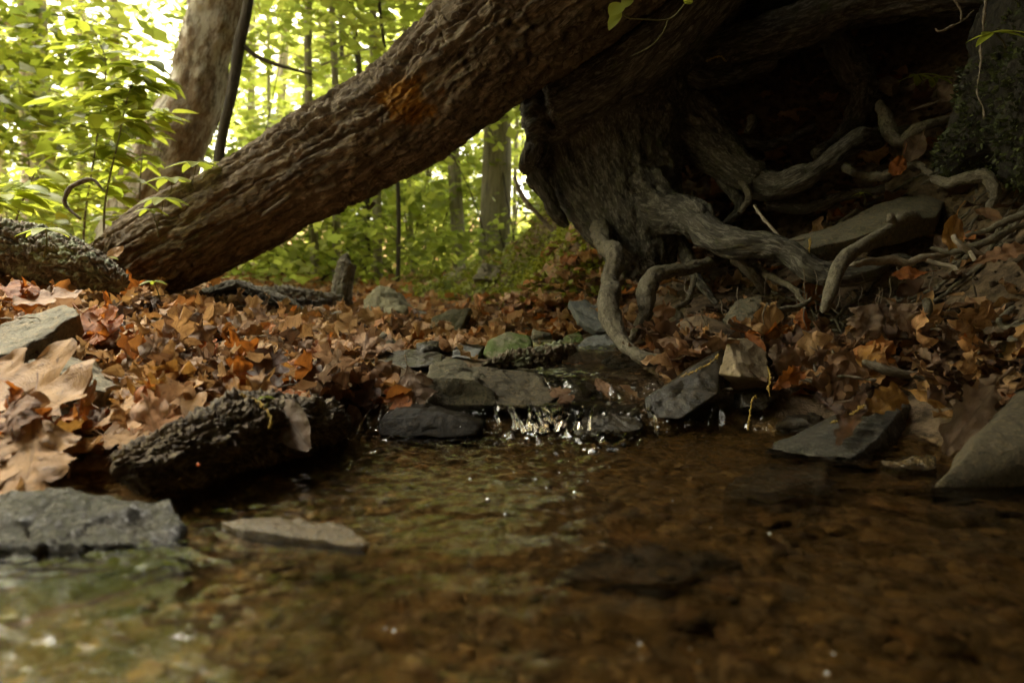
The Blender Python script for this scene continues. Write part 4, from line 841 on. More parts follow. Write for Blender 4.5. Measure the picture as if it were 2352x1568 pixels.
# catkins
for i, (lab, pp) in enumerate([
    ('dry yellow catkin draped over the muddy log', [(545, 905, .735), (575, 912, .73), (605, 930, .715), (622, 960, .70), (618, 985, .69)]),
    ('dry yellow catkin dangling over water beside small black stone', [(1738, 905, .92), (1728, 920, .91), (1722, 950, .91), (1718, 985, .905)]),
    ('dry yellow catkin lying on the grey slanting slab', [(1905, 972, .84), (1940, 962, .845), (1965, 945, .85), (1985, 930, .855)]),
    ('dry yellow catkin hanging down face of the tan block', [(1762, 840, .965), (1768, 865, .955), (1765, 895, .945), (1770, 910, .94)]),
    ('dry yellow catkin lying along the dark leaning block', [(1560, 866, .945), (1600, 850, .95), (1635, 830, .965), (1650, 815, .98)]),
    ('golden catkin dangling from a spider thread before top root', [(1620, 142, 1.62), (1640, 133, 1.62), (1655, 130, 1.62), (1668, 142, 1.62)]),
    ('brown catkin hanging on edge of the bank slab', [(1862, 545, 1.30), (1860, 560, 1.29), (1858, 582, 1.29)])]):
    c, s = catmull(np.array([P(*q) for q in pp]), 40); b = MB()
    V, F, _ = tube(c[::4], [.0006]*len(c[::4]), 24, 5); b.add(V, F)
    for k in range(3, 40):
        b.add(D4*.0012*(.5+.8*rng.random())+c[k]+rng.normal(0, .0009, 3), F4)
    b.build('catkin', M['catkin'], label=lab, cat='catkin')
for (px, py, d, r) in [(456, 1067, .592, .0016), (296, 985, .7, .001)]:
    mk('fungus_dot', Dv*r, Df, M['fungus'], label='tiny orange fungus dot on the muddy log' if r > .0012 else 'tiny orange fungus speck at top left of muddy log', cat='fungus').location = P(px, py, d)

# ---------------------------------------------------------------- fallen leaves
def _hull(p):
    p = p[np.lexsort((p[:, 1], p[:, 0]))]; h = []
    for seq in (p, p[::-1]):
        k = len(h)
        for q in seq:
            while len(h) >= k+2 and (h[-1][0]-h[-2][0])*(q[1]-h[-2][1])-(h[-1][1]-h[-2][1])*(q[0]-h[-2][0]) <= 0: h.pop()
            h.append(q)
        h.pop()
    return np.array(h)
FH = [_hull(np.concatenate([f, f-np.array([0, .035])])) for f in FOOT]
def on_rock(x, y):
    for h in FH:
        a = h; b = np.roll(h, -1, 0)
        if np.all((b[:, 0]-a[:, 0])*(y-a[:, 1])-(b[:, 1]-a[:, 1])*(x-a[:, 0]) > 0): return True
    return False
# single leaves set by hand: base, tip, facing, shape, colour
FC = np.array([0, -1, .35])
HERO = [
 ('large pale pinkish oak leaf spread at left edge with upright stalk', (75, 935, .66), (60, 1110, .60), (.1, -.8, .7), 'maple', 'leaf_tan', dict(curl=.5, roll=.5, wave=.10, petiole=0)),
 ('brown curled leaf base from which a long stalk rises at left', (70, 905, .68), (30, 985, .64), (-.2, -.7, .7), 'maple', 'leaf_brown', dict(curl=-.9, roll=-1.2, wave=.10, petiole=.6)),
 ('broad tan leaf behind the stalked leaf at left edge', (-40, 850, .78), (140, 930, .72), (0, -.7, .8), 'oak', 'leaf_tan', dict(curl=.3, roll=.4, wave=.06)),
 ('pointed orange tan leaf lobe sticking out under the flat slab', (210, 925, .74), (160, 868, .76), (0, -.9, .4), 'oak', 'leaf_ochre', dict(curl=.5, roll=.6)),
 ('pale buff leaf rolled into a ribbed tube', (425, 835, .84), (335, 945, .78), (-.3, -.8, .5), 'oval', 'leaf_tan', dict(curl=.3, roll=7.5, wave=.04, petiole=.05)),
 ('warm tan oak leaf lying flat above the muddy log', (430, 985, .72), (270, 935, .80), (0, -.6, .9), 'oak', 'leaf_tan', dict(curl=-.5, roll=-.4, wave=.06)),
 ('long ochre leaf pointing at the muddy log end', (240, 1000, .69), (330, 1010, .68), (0, -.5, 1), 'oak', 'leaf_tan', dict(curl=.4, roll=-.5)),
 ('brown leaf with long stalk standing beside the rolled leaf', (470, 880, .83), (520, 930, .80), (.1, -1, .3), 'oval', 'leaf_tan', dict(curl=.6, roll=.9, petiole=.9)),
 ('rolled yellow buff leaf stub standing above muddy log', (545, 920, .775), (538, 868, .80), (0, -1, .2), 'oval', 'leaf_ochre', dict(curl=.2, roll=6, wave=.03, petiole=0)),
 ('black brown lobed leaf standing upright behind muddy log', (585, 905, .88), (630, 812, .93), (.15, -1, .1), 'oak', 'leaf_dark', dict(curl=.4, roll=.5, wave=.05)),
 ('glossy rust red leaf lying behind top of muddy log', (710, 925, .83), (620, 908, .84), (0, -.5, .9), 'oak', 'leaf_rust', dict(curl=.4, roll=-.8)),
 ('long brown leaf hanging down the end of muddy log to the water', (640, 918, .755), (712, 1030, .71), (-.4, -.9, .3), 'oval', 'leaf_grey', dict(curl=-.35, roll=.7, wave=.04, petiole=0)),
 ('wet brown leaf tip floating at the end of muddy log', (715, 1015, .80), (665, 1055, .74), (0, -.3, 1), 'oval', 'leaf_brown', dict(curl=.2, roll=.3)),
 ('wet dark jagged leaf hanging left of the cascade rock', (935, 838, .97), (955, 920, .945), (.1, -1, .2), 'maple', 'leaf_grey', dict(curl=.3, roll=-.6, wave=.09)),
 ('folded wet purple brown leaf hanging over the falls', (850, 870, .97), (835, 955, .93), (-.2, -1, .2), 'oak', 'leaf_dark', dict(curl=.5, roll=1.2)),
 ('glossy red brown leaf drooping towards the falls', (890, 890, .95), (935, 935, .92), (.2, -.8, .5), 'oak', 'leaf_rust', dict(curl=.7, roll=.8)),
 ('wet brown leaf with pale sheen hanging at left of falls', (800, 925, .92), (825, 985, .90), (0, -1, .2), 'oval', 'leaf_brown', dict(curl=.3, roll=.8)),
 ('upright orange tan oak leaf left of the wet black rock', (790, 850, 1.12), (830, 785, 1.18), (-.1, -1, .2), 'oak', 'leaf_tan', dict(curl=.4, roll=.5)),
 ('brown wet leaf draped over right end of cascade rocks', (1270, 890, 1.0), (1305, 925, .97), (.1, -.7, .7), 'oak', 'leaf_brown', dict(curl=-.9, roll=-.6, petiole=.9)),
 ('brown wet leaf stranded at upper lip of the falls', (1395, 905, 1.0), (1370, 870, 1.03), (.2, -1, .3), 'oval', 'leaf_brown', dict(curl=.4, roll=1.8)),
 ('big ochre leaf with glossy end lying atop the slanting slab', (2085, 895, .88), (2180, 935, .86), (.0, -.6, .8), 'oval', 'leaf_ochre', dict(curl=-.5, roll=-.9, wave=.05)),
 ('ochre brown leaf arched over top of slanting slab', (1960, 965, .86), (2075, 898, .90), (-.1, -.8, .6), 'white_oak', 'leaf_ochre', dict(curl=-.3, roll=-.7)),
 ('wet purple brown leaf strip stuck on the grey slanting slab', (1985, 900, .90), (1925, 1020, .775), (-.3, -.6, .8), 'strip', 'leaf_dark', dict(sx=.5, curl=.12, roll=1.6, wave=.03)),
 ('grey brown lobed leaf hanging between slab and right boulder', (2290, 880, .83), (2165, 1045, .725), (-.35, -.85, .4), 'strip', 'leaf_grey', dict(sx=.75, curl=-.25, roll=-.5, wave=.04, petiole=.15)),
 ('crumpled yellow brown leaf on the right leaf bed', (2110, 830, .95), (2160, 880, .92), (0, -.8, .5), 'maple', 'leaf_tan', dict(curl=.8, roll=.9, wave=.14)),
 ('large dull brown crumpled leaf centre of right leaf bed', (1960, 800, .97), (1920, 890, .92), (0, -.9, .4), 'maple', 'leaf_brown', dict(curl=-.5, roll=-.7, wave=.10)),
 ('orange red leaf edge on below the tan block', (1780, 890, .92), (1840, 850, .96), (0, -.9, .4), 'white_oak', 'leaf_rust', dict(curl=.7, roll=.8)),
 ('wet purple leaf under the crumpled brown leaf', (1930, 950, .89), (1880, 905, .92), (0, -.6, .8), 'oak', 'leaf_dark', dict(curl=.3, roll=.5)),
 ('orange brown leaf standing behind the tan block', (1760, 815, 1.05), (1715, 765, 1.08), (0, -1, .2), 'oval', 'leaf_rust', dict(curl=.3, roll=.5)),
 ('pointed brown leaf pair standing left of the tan block', (1600, 815, 1.08), (1590, 765, 1.1), (.2, -1, .1), 'oak', 'leaf_brown', dict(curl=.5, roll=1.4)),
 ('long brown leaf lying right of the thin root end', (1590, 800, 1.08), (1510, 780, 1.12), (0, -.7, .7), 'oval', 'leaf_brown', dict(curl=.2, roll=.5)),
 ('dead grey maple leaf hanging in the dark undercut', (2010, 690, 1.06), (1985, 765, 1.04), (-.1, -1, .2), 'maple', 'leaf_grey', dict(curl=-.4, roll=-.7, wave=.12)),
 ('dead brown maple leaf half hanging beside the grey one', (2035, 690, 1.05), (2095, 755, 1.03), (.2, -1, .2), 'maple', 'leaf_grey', dict(curl=-.4, roll=.7, wave=.12)),
 ('thin orange leaf lying edge on below the crooked twig', (2130, 625, 1.1), (2050, 632, 1.1), (0, -.6, .8), 'oval', 'leaf_rust', dict(curl=.2, roll=.4)),
 ('large dull red brown leaf at right edge under branches', (2230, 610, 1.02), (2352, 570, 1.0), (-.1, -.8, .6), 'white_oak', 'leaf_brown', dict(curl=-.3, roll=-.5)),
 ('purple brown leaf folded around a branch at right', (2235, 480, 1.18), (2300, 505, 1.15), (0, -.9, .5), 'oval', 'leaf_brown', dict(curl=.2, roll=2.2)),
 ('pale grey brown oval leaf standing in the dark bank', (2175, 590, 1.2), (2150, 540, 1.22), (-.2, -1, .2), 'oval', 'leaf_grey', dict(curl=.2, roll=.5)),
 ('long yellow brown leaf hanging under the branch bundle', (2198, 490, 1.17), (2182, 575, 1.14), (-.1, -1, .1), 'oval', 'leaf_ochre', dict(curl=.1, roll=1.2, wave=.06)),
 ('pale brown leaf caught on the slope by upper root', (2120, 305, 1.48), (2085, 370, 1.44), (-.2, -.9, .5), 'oval', 'leaf_grey', dict(curl=.3, roll=.7)),
 ('dark red leaf lying on slope under pale brown leaf', (2075, 355, 1.45), (2050, 405, 1.42), (-.3, -.9, .3), 'oval', 'leaf_rust', dict(curl=.3, roll=.7)),
 ('faded leaf half in shadow under mossy root', (2190, 190, 1.42), (2160, 235, 1.4), (-.2, -.9, .5), 'oval', 'leaf_grey', dict(curl=.2, roll=.6)),
 ('deep red leaf lying at left edge under lichened log', (-20, 665, 1.12), (90, 668, 1.15), (0, -.6, .9), 'oak', 'leaf_rust', dict(curl=-.3, roll=-.5)),
 ('broad mauve grey leaf lying behind the tilted slab', (30, 695, 1.1), (170, 672, 1.18), (0, -.5, 1), 'oak', 'leaf_pink', dict(curl=.2, roll=.4)),
 ('tan leaf wedged in torn end of the fallen log', (240, 590, 1.72), (285, 568, 1.72), (0, -1, .2), 'oval', 'leaf_tan', dict(curl=.2, roll=.5)),
 ('dark red leaf glowing at corner of the tilted slab', (190, 720, 1.05), (260, 765, 1.0), (0, -.8, .6), 'oak', 'leaf_rust', dict(curl=.6, roll=.9)),
 ('bright rust oak leaf standing in middle of left leaf bed', (400, 805, 1.06), (440, 745, 1.14), (0, -1, .3), 'oak', 'leaf_rust', dict(curl=.5, roll=.8)),
 ('brown upright leaf beside the bright rust oak leaf', (355, 855, 1.0), (345, 770, 1.05), (.1, -1, .1), 'oval', 'leaf_brown', dict(curl=.3, roll=1.2)),
 ('orange leaf folded on the left leaf bed below the log', (300, 830, 1.0), (280, 770, 1.06), (-.1, -1, .3), 'oak', 'leaf_rust', dict(curl=.5, roll=1.0)),
 ('orange brown leaf behind the pale forked twig', (460, 830, .98), (475, 788, 1.02), (0, -1, .2), 'oak', 'leaf_rust', dict(curl=.4, roll=.7)),
 ('pale crumpled leaf before tip of the lower flat slab', (290, 930, .80), (370, 915, .82), (0, -.6, .8), 'maple', 'leaf_pink', dict(curl=.3, roll=-.5, wave=.1)),
]
GROUPS = 'fallen oak leaves lying on the banks'
for i, (lab, b0, b1, nz, kind, mt, kw) in enumerate(HERO):
    p0, p1 = P(*b0), P(*b1); L = np.linalg.norm(p1-p0); a = dict(curl=.5, roll=.6, wave=.07, petiole=.3); a.update(kw)
    sx = a.pop('sx', 1); V, F, uv = leaf_geo(L, kind, 44, 17, .1, seed=100+i, **a); V[:, 0] *= sx
    tip = V[(43)*17+8]; 
    o = mk('fallen_leaf', V, F, M[mt], attrs={'luv': uv}, label=lab, cat='leaf', group=GROUPS)
    R = frame(p1-p0, nz); ang = math.atan2(tip[2], tip[1]); R = R@np.array(Matrix.Rotation(-ang, 3, 'X'))
    set_mat(o, R, p0, L/max(np.linalg.norm(tip), 1e-6))

CL = {'tan': 'leaf_tan', 'pinkish': 'leaf_pink', 'rust red': 'leaf_rust', 'ochre': 'leaf_ochre', 'brown': 'leaf_brown', 'dark wet': 'leaf_dark', 'grey brown': 'leaf_grey'}
SH = {'lobed': ('oak', .5, .6), 'curled': ('oak', 1.5, 1.3), 'jagged': ('maple', .5, -.6), 'oval': ('oval', .4, .7), 'rolled': ('oval', .6, 3.2), 'wavy': ('white_oak', -.6, .5), 'arched': ('oak', -1.0, -.8)}
PROTO = {}
for j, (sh, (k, cu, ro)) in enumerate(SH.items()):
    V, F, uv = leaf_geo(.1, k, 34, 13, .15, cu, ro, .16, 300+j, .3)
    for c, mt in CL.items():
        me = mk('fallen_leaf', V, F, M[mt], attrs={'luv': uv}); PROTO[sh, c] = me
LM = [('the tilted slab', P(80, 760, .95)), ('the lower flat slab', P(160, 860, .85)), ('the lichened log', P(120, 640, 1.35)), ('the muddy log', P(500, 960, .75)), ('the fallen log', P(330, 690, 1.8)), ('the grey driftwood', P(560, 700, 1.95)),
      ('the pale forked twig', P(430, 860, .87)), ('the falls', P(830, 930, .92)), ('the cascade rock', P(1030, 860, 1.02)), ('the wet black rock', P(940, 820, 1.32)), ('the olive stone', P(1030, 750, 2.15)), ('the squat boulder', P(870, 710, 2.7)),
      ('the leaning stones', P(750, 735, 2.4)), ('the lichened branch', P(1200, 820, 1.15)), ('the moss topped rock', P(1170, 790, 1.6)), ('the bluish rock', P(1390, 810, 1.38)), ('the tan block', P(1710, 820, 1.0)), ('the slanting slab', P(1950, 980, .85)),
      ('the right boulder', P(2260, 980, .75)), ('the propped flagstone', P(1700, 720, 1.3)), ('the bank slab', P(1960, 520, 1.4)), ('the maple leaves', P(2040, 740, 1.05)), ('the pool edge', P(60, 1090, .66))]
LMP = np.array([q for _, q in LM])
def leaf_ok(x, y):
    g = ground_base(x, y)
    ok = (g > np.where(x < -.3, .0, .010)) & ~((x > .28) & (y < 2.3) & (g > .095)) & ~((y > .85) & (y < 1.42) & (x > -.2) & (x < .26) & (g < .05))
    return ok
cand = []
while len(cand) < 230:
    if rng.random() < .62: px, py = rng.uniform(-40, 1000), 705+400*rng.random()**1.0
    else: px, py = rng.uniform(1480, 2380), rng.uniform(745, 985)
    d = None
    for dd in np.linspace(.55, 3.4, 90):                     # where that line of sight meets the ground
        q = P(px, py, dd)
        if q[2] < ground_base(q[0:1], q[1:2])[0]: d = dd; break
    if d is None or d > 2.0 or not leaf_ok(q[0:1], q[1:2])[0] or on_rock(q[0], q[1]): continue
    cand.append((q[0], q[1], d))
# even the spread out a little
for (x, y, d) in cand:
    right = x > .25
    z = float(ground(np.array([x]), np.array([y]))[0])
    sh = random.choice(list(SH)); wts = [30, 12, 12, 14, 16, 7, 9] if not right else [10, 4, 13, 8, 28, 16, 20]
    if y < 1.05 and x > -.32 and not right: wts = [6, 4, 16, 5, 26, 34, 12]
    c = random.choices(list(CL), wts)[0]
    o = PROTO[sh, c].copy(); COL.objects.link(o)
    L = rng.uniform(.045, .085)
    up = rng.random() < .15
    R = rotmat(rng.uniform(0, 6.28), rng.normal(.9, .35) if up else rng.normal(.10, .2), rng.normal(0, .24))
    set_mat(o, R, (x, y, z+(.006 if up else .010+.014*rng.random())), L/.1)
    k = int(np.argmin(np.linalg.norm(LMP-np.array([x, y, z]), axis=1))); dx = x-LMP[k][0]; dy = y-LMP[k][1]
    side = ('in front of ' if dy < 0 else 'behind ') if abs(dy) > abs(dx) else ('left of ' if dx < 0 else 'right of ')
    tag(o, f"{c} {sh} dead leaf {'standing on edge' if up else 'lying'} {side}{LM[k][0]}", 'leaf', GROUPS)
for me in PROTO.values(): bpy.data.objects.remove(me)
# all the other leaves of the litter
def litter(n, sampler, name, lab, Lr, nt=9, nu=5, seed=0, big=.06):
    lib = [leaf_geo(1.0, k, nt, nu, .15, cu*m, ro*m, .17, seed+j+int(m*100), 0) for m in (.3, .7, 1.3) for j, (k, cu, ro) in enumerate([('oak', .5, .6), ('oak', 1.2, 1.0), ('maple', .5, -.6), ('oval', .4, .9), ('oval', .5, 2.6), ('white_oak', -.6, .5), ('oak', -.8, -.8)])]
    mb = MB(); xy = sampler(n); zz = ground(xy[:, 0], xy[:, 1])
    for (x, y), z in zip(xy, zz):
        V, F, uv = lib[rng.integers(len(lib))]; L = rng.uniform(*Lr)
        up = rng.random() < big
        R = rotmat(rng.uniform(0, 6.28), rng.normal(.8, .3) if up else rng.normal(.08, .19), rng.normal(0, .2))
        right = x > .25 and y < 2.5
        wet = y < 1.05 and x > -.3 and not right
        r = rng.random(); r = (.15+.85*r) if right else r
        if wet: r = .25+.7*r
        if right and rng.random() < .35: r = .9+.1*rng.random()
        mb.add(V@R.T*L+[x, y, z+.002+.014*rng.random()*L/.08], F, luv=uv, rnd=r)
    mb.build(name, M['litter'], kind='stuff', label=lab, cat='leaf litter')
def s_near(n):
    out = []
    while len(out) < n:
        x = rng.uniform(-1.35, 1.15); y = rng.uniform(.55, 2.2)
        if abs(x) > .85*y+.1: continue
        gz_ = ground_base(np.array([x]), np.array([y]))[0]
        if x > .28 and gz_ > .10 and rng.random() < (.72 if x > .45 else .9): continue
        if on_rock(x, y): continue
        if gz_ < .004 and rng.random() < .9: continue
        if leaf_ok(np.array([x]), np.array([y]))[0] or (gz_ > .1 and x > .28) or (x > .45 and gz_ > .2 and gz_ < .5) or (gz_ > .0 and rng.random() < .1): out.append((x, y))
    return np.array(out)
def s_far(n):
    out = []
    while len(out) < n:
        y = 1.9+4.6*rng.random()**1.3; x = rng.uniform(-.7*y, .22*y+.2)
        g = ground_base(np.array([x]), np.array([y]))[0]
        if x > -.6 and y > 2.05 and g > .115 and rng.random() < .90: continue
        out.append((x, y))
    return np.array(out)
litter(3600, s_near, 'leaf_litter', 'thick bed of dead oak leaves covering the near banks', (.036, .078), 14, 9, 500)
litter(6500, s_far, 'leaf_litter', 'dead leaf carpet in the blurred distance of the stream bed', (.035, .075), 7, 4, 520)

# debris on the dark bank: crumbs of stone, bark and roots
db = MB()
for i in range(900):
    px = rng.uniform(1500, 2380); py = rng.uniform(180, 740)
    q = None
    for dd in np.linspace(1.0, 2.4, 60):
        q = P(px, py, dd)
        if q[2] < ground_base(q[0:1], q[1:2])[0]: break
    else: continue
    z = ground(q[0:1], q[1:2])[0]; r = .002+.009*rng.random()**3
    db.add((D4*np.array([1.3, .9, .6])*r*(1+.2*rng.standard_normal((len(D4), 1))))@rotmat(rng.uniform(0, 6), rng.normal(0, .5), rng.normal(0, .5)).T+[q[0], q[1], z+.002], F4, rnd=rng.random())
db.build('soil_crumbs', plain('soil_crumb', (.07, .05, .03), .9), kind='stuff', label='crumbs of stone and soil on the dark bank', cat='soil')

# ---------------------------------------------------------------- plants
def ovate(L, W, y, nz, p, nt=7, droop=.5, fold=.2):
    t = np.linspace(0, 1, nt); w = W*np.sin(PI*t**.8)**.8; w[0] = w[-1] = 1e-4
    R = frame(y, nz); u = np.array([-1, -.5, 0, .5, 1])
    x = w[:, None]*u; yy = L*t[:, None]+0*x; z = np.abs(x)*fold-droop*L*(t[:, None]**2)*.35
    return (np.stack([x, yy, z], -1).reshape(-1, 3))@R.T+p, grid_faces(nt, 5)
def sapling(lab, stems, nl, Lr, r=.004):
    e_ = empty('sapling', P(*stems[0][0]), lab, 'sapling', 'leafy saplings left of the log')
    fb = MB()
    for st_ in stems:
        c, s = catmull(np.array([P(*q) for q in st_]), 60); V, F, B = tube(c[::6], np.linspace(r, r*.4, len(c[::6])), 40, 6, endcap=0); put(mk('stem', V, F, M['twig'], attrs={'bark': B}), e_)
        for k in range(nl):
            i = int(12+47*rng.random()**.8); a = rng.uniform(0, 2*PI); reach = rng.uniform(.03, .25)*(1.1-i/80)
            dirn = np.array([math.cos(a), math.sin(a)*.6, rng.uniform(-.1, .35)])
            tip = c[i]+dirn*reach
            V, F, B = tube([c[i], (c[i]+tip)/2+[0, 0, .01], tip], [.0012, .001, .0006], 8, 4, endcap=0); fb.add(V, F, rnd=.1)
            for j in range(3):
                p = c[i]+(tip-c[i])*(.35+.32*j); aa = a+(-1)**j*.8*(j < 2)
                y = np.array([math.cos(aa), math.sin(aa), rng.uniform(-.35, .1)]); L = rng.uniform(*Lr)
                V, F = ovate(L, L*.24, y, [rng.normal(0, .25), rng.normal(-.1, .25), 1], p, droop=rng.uniform(.1, .8)); fb.add(V, F, rnd=np.clip(rng.normal(.5, .22), 0, 1))
    put(fb.build('foliage', M['green_near']), e_)
sapling('yellow green sapling with big oval leaves left of leaning tree', [[(190, 640, 2.3), (195, 500, 2.25), (225, 300, 2.2), (240, 120, 2.2), (170, 20, 2.15)], [(245, 640, 2.25), (240, 480, 2.2), (270, 330, 2.15), (300, 200, 2.1), (330, 130, 2.1)]], 50, (.055, .10))
sapling('blurred leafy sapling at left edge behind lichened log', [[(40, 640, 2.0), (30, 540, 2.0), (60, 440, 1.95), (90, 380, 1.9)], [(-60, 560, 1.7), (-30, 460, 1.7), (20, 440, 1.7)]], 16, (.06, .10))
sapling('tall sapling with drooping leaf layers before leaning tree', [[(330, 640, 2.7), (320, 480, 2.6), (330, 330, 2.6), (350, 240, 2.55)]], 30, (.07, .11))
def creeper(lab, base, top, d0, L, n=5, mt='green_near', name='creeper'):
    e_ = empty(name, P(*base, d0), lab, 'plant')
    p0, p1 = P(*base, d0), P(*top, d0-.03); V, F, B = tube([p0, (p0+p1)/2+[.004, 0, 0], p1], [.0016, .0013, .001], 14, 5, endcap=0); put(mk('stem', V, F, M['green_stem'], attrs={'bark': B}), e_)
    for k in range(n):
        a = 2*PI*k/n+rng.normal(0, .2); y = np.array([math.cos(a), math.sin(a)*.8, -.1])
        V, F = ovate(L*rng.uniform(.75, 1.1), L*.2, y, [0, -.25, 1], p1, droop=.6); put(mk('leaf', V, F, M[mt], attrs={'rnd': np.full(len(V), rng.uniform(.3, .8))}), e_)
CR = [('five leaved creeper sprouting on lower end of the fallen log', (360, 520), (375, 455), 1.66, .075), ('creeper whorl highest on the log before leaning tree', (430, 440), (452, 372), 1.72, .08), ('pale creeper whorl beside the leaning tree foot', (390, 450), (392, 408), 1.75, .085),
      ('creeper leaf cluster on upper rim of log', (500, 420), (505, 372), 1.80, .06), ('dark small creeper low on torn log end', (365, 545), (345, 480), 1.66, .05), ('small green seedling on the lichened log at left', (100, 590), (105, 525), 1.33, .06),
      ('tiny seedling before end of lichened log', (245, 640), (250, 590), 1.6, .03), ('small sprout standing in leaves under the fallen log', (370, 715), (353, 645), 1.55, .035),
      ('bright seedling under the mossy root at top right', (2310, 110), (2282, 75), 1.1, .045), ('small seedling on dark slope below top root', (2125, 210), (2110, 172), 1.6, .05), ('low seedling beside the first dark slope seedling', (2150, 220), (2145, 178), 1.62, .05),
      ('tiny sprout above the bank slab', (1985, 470), (1982, 442), 1.48, .025), ('tiny two leaved sprout on muddy log', (608, 935), (607, 910), .70, .011)]
for i, (lab, b, tp, d, L) in enumerate(CR): creeper(lab, b, tp, d, L, 3 if L < .045 else 5, name='creeper' if i < 5 else 'seedling')
# vine at the top
e_ = empty('vine', P(1600, -30, 1.30), 'thin green vine with heart shaped leaves hanging before dark trunk', 'vine')
V, F, B = ptube([(1600, -30, 1.30, 2), (1565, 20, 1.29, 2), (1535, 45, 1.29, 2), (1480, 45, 1.28, 1.8), (1440, 40, 1.28, 1.6), (1425, 15, 1.28, 1.4)], 40, 5, endcap=0); put(mk('stem', V, F, M['green_stem'], attrs={'bark': B}), e_)
V, F, B = ptube([(1535, 45, 1.29, 1.8), (1520, 80, 1.28, 1.5), (1490, 110, 1.28, 1.4), (1450, 130, 1.28, 1.1)], 40, 5, endcap=0); put(mk('tendril', V, F, M['green_stem'], attrs={'bark': B}), e_)
for (b, t_, w, nz) in [((1428, 8), (1400, 36), .016, (-.3, -1, .3)), ((1425, 10), (1455, 2), .012, (.2, -1, .3)), ((1424, 25), (1398, 68), .012, (-.5, -1, .1)), ((1575, 10), (1586, -12), .01, (.3, -1, .2)), ((1430, 4), (1440, -18), .013, (0, -1, .3))]:
    p0, p1 = P(*b, 1.28), P(*t_, 1.27); V, F = ovate(np.linalg.norm(p1-p0), w, p1-p0, nz, p0, 9, .2); put(mk('leaf', V, F, M['green_near'], attrs={'rnd': np.full(len(V), .75)}), e_)
# pale spider thread is far below one pixel and left out

# moss and herbs on the far bank
mo = MB(); n = 0
while n < 12000:
    y = rng.uniform(2.0, 6.5); x = rng.uniform(-.16*y, .2*y+.1); g = ground_base(np.array([x]), np.array([y]))[0]
    if g < .10: continue
    if fbm(np.array([[x*5, y*5, 0]]), 3, 77)[0] < -.6: continue
    n += 1; z = ground(np.array([x]), np.array([y]))[0]
    leaf_quads(mo, np.array([[x, y, z+.004]])+rng.normal(0, .012, (5, 3)), .022, .8)
mo.build('moss', M['moss_leaf'], kind='stuff', label='green moss and tiny herbs covering the far bank', cat='moss')

ug = MB()
for i in range(2000):
    y = 4.6+10*rng.random()**1.3; x = rng.uniform(-.8*y, .14*y); z = ground(np.array([x]), np.array([y]))[0]
    leaf_quads(ug, np.array([[x, y, z+.03+.40*rng.random()**1.6]])+rng.normal(0, .07, (5, 3)), .075, .6)
ug.build('undergrowth', M['green'], kind='stuff', label='low leafy undergrowth covering the forest floor beyond the leaf bed', cat='undergrowth')

# ---------------------------------------------------------------- forest behind
def forest_tree(lab, px, d, wpx, hgt, lean, bark, crown, zrange, leaf, mt, group=None, name='forest_tree', base_py=None, spread=1.6):
    x = (px-1176)/1568*d; g = float(ground(np.array([x]), np.array([d]))[0]); r = wpx/2/1568*d
    e_ = empty(name, (x, d, g), lab, 'tree', group)
    tp = np.array([x+lean, d, g+hgt])
    mid = [np.array([x, d, g-.2]), np.array([x+lean*.12+rng.normal(0, .04), d, g+hgt*.2]), np.array([x+lean*.5+rng.normal(0, .1), d, g+hgt*.55]), tp]
    V, F, B = tube(mid, [r*1.25, r, r*.8, r*.35], 60, 12, disp=lambda A, S, R, Pp: R*.10*fbm(np.stack([np.cos(A)*2, np.sin(A)*2, S*2], -1), 3, 4), endcap=0); put(mk('trunk', V, F, bark, attrs={'bark': B}), e_)
    mb = MB()
    for k in range(crown):
        zc = g+rng.uniform(*zrange); a = rng.uniform(0, 2*PI); rr = spread*math.sqrt(rng.random())
        c0 = np.array([x+lean*(zc-g)/hgt, d, zc-.3]); c = c0+[math.cos(a)*rr, math.sin(a)*rr, .3]
        if k % 3 == 0:
            V, F, B = tube([c0, (c0+c)/2+[0, 0, .06], c], [r*.18+.004, r*.1+.003, .003], 8, 5, endcap=0); put(mk('branch', V, F, bark, attrs={'bark': B}), e_)
        spray(mb, c, rng.uniform(.35, .7), 70, leaf, .16, .45)
    for k in range(6 if d < 10 else 0):  # unseen sprays added above the frame to tone reflections and dim the light
        zc = rng.uniform(d*.44+.5, d*.95+.5); c = np.array([x+rng.normal(0, .17*d), d+rng.normal(0, 1.2), zc]); spray(mb, c, rng.uniform(.5, .9), 60, leaf*1.5, .2, .45)
    if crown: put(mb.build('crown', mt), e_)
GT = 'trees standing in the forest beyond the log'
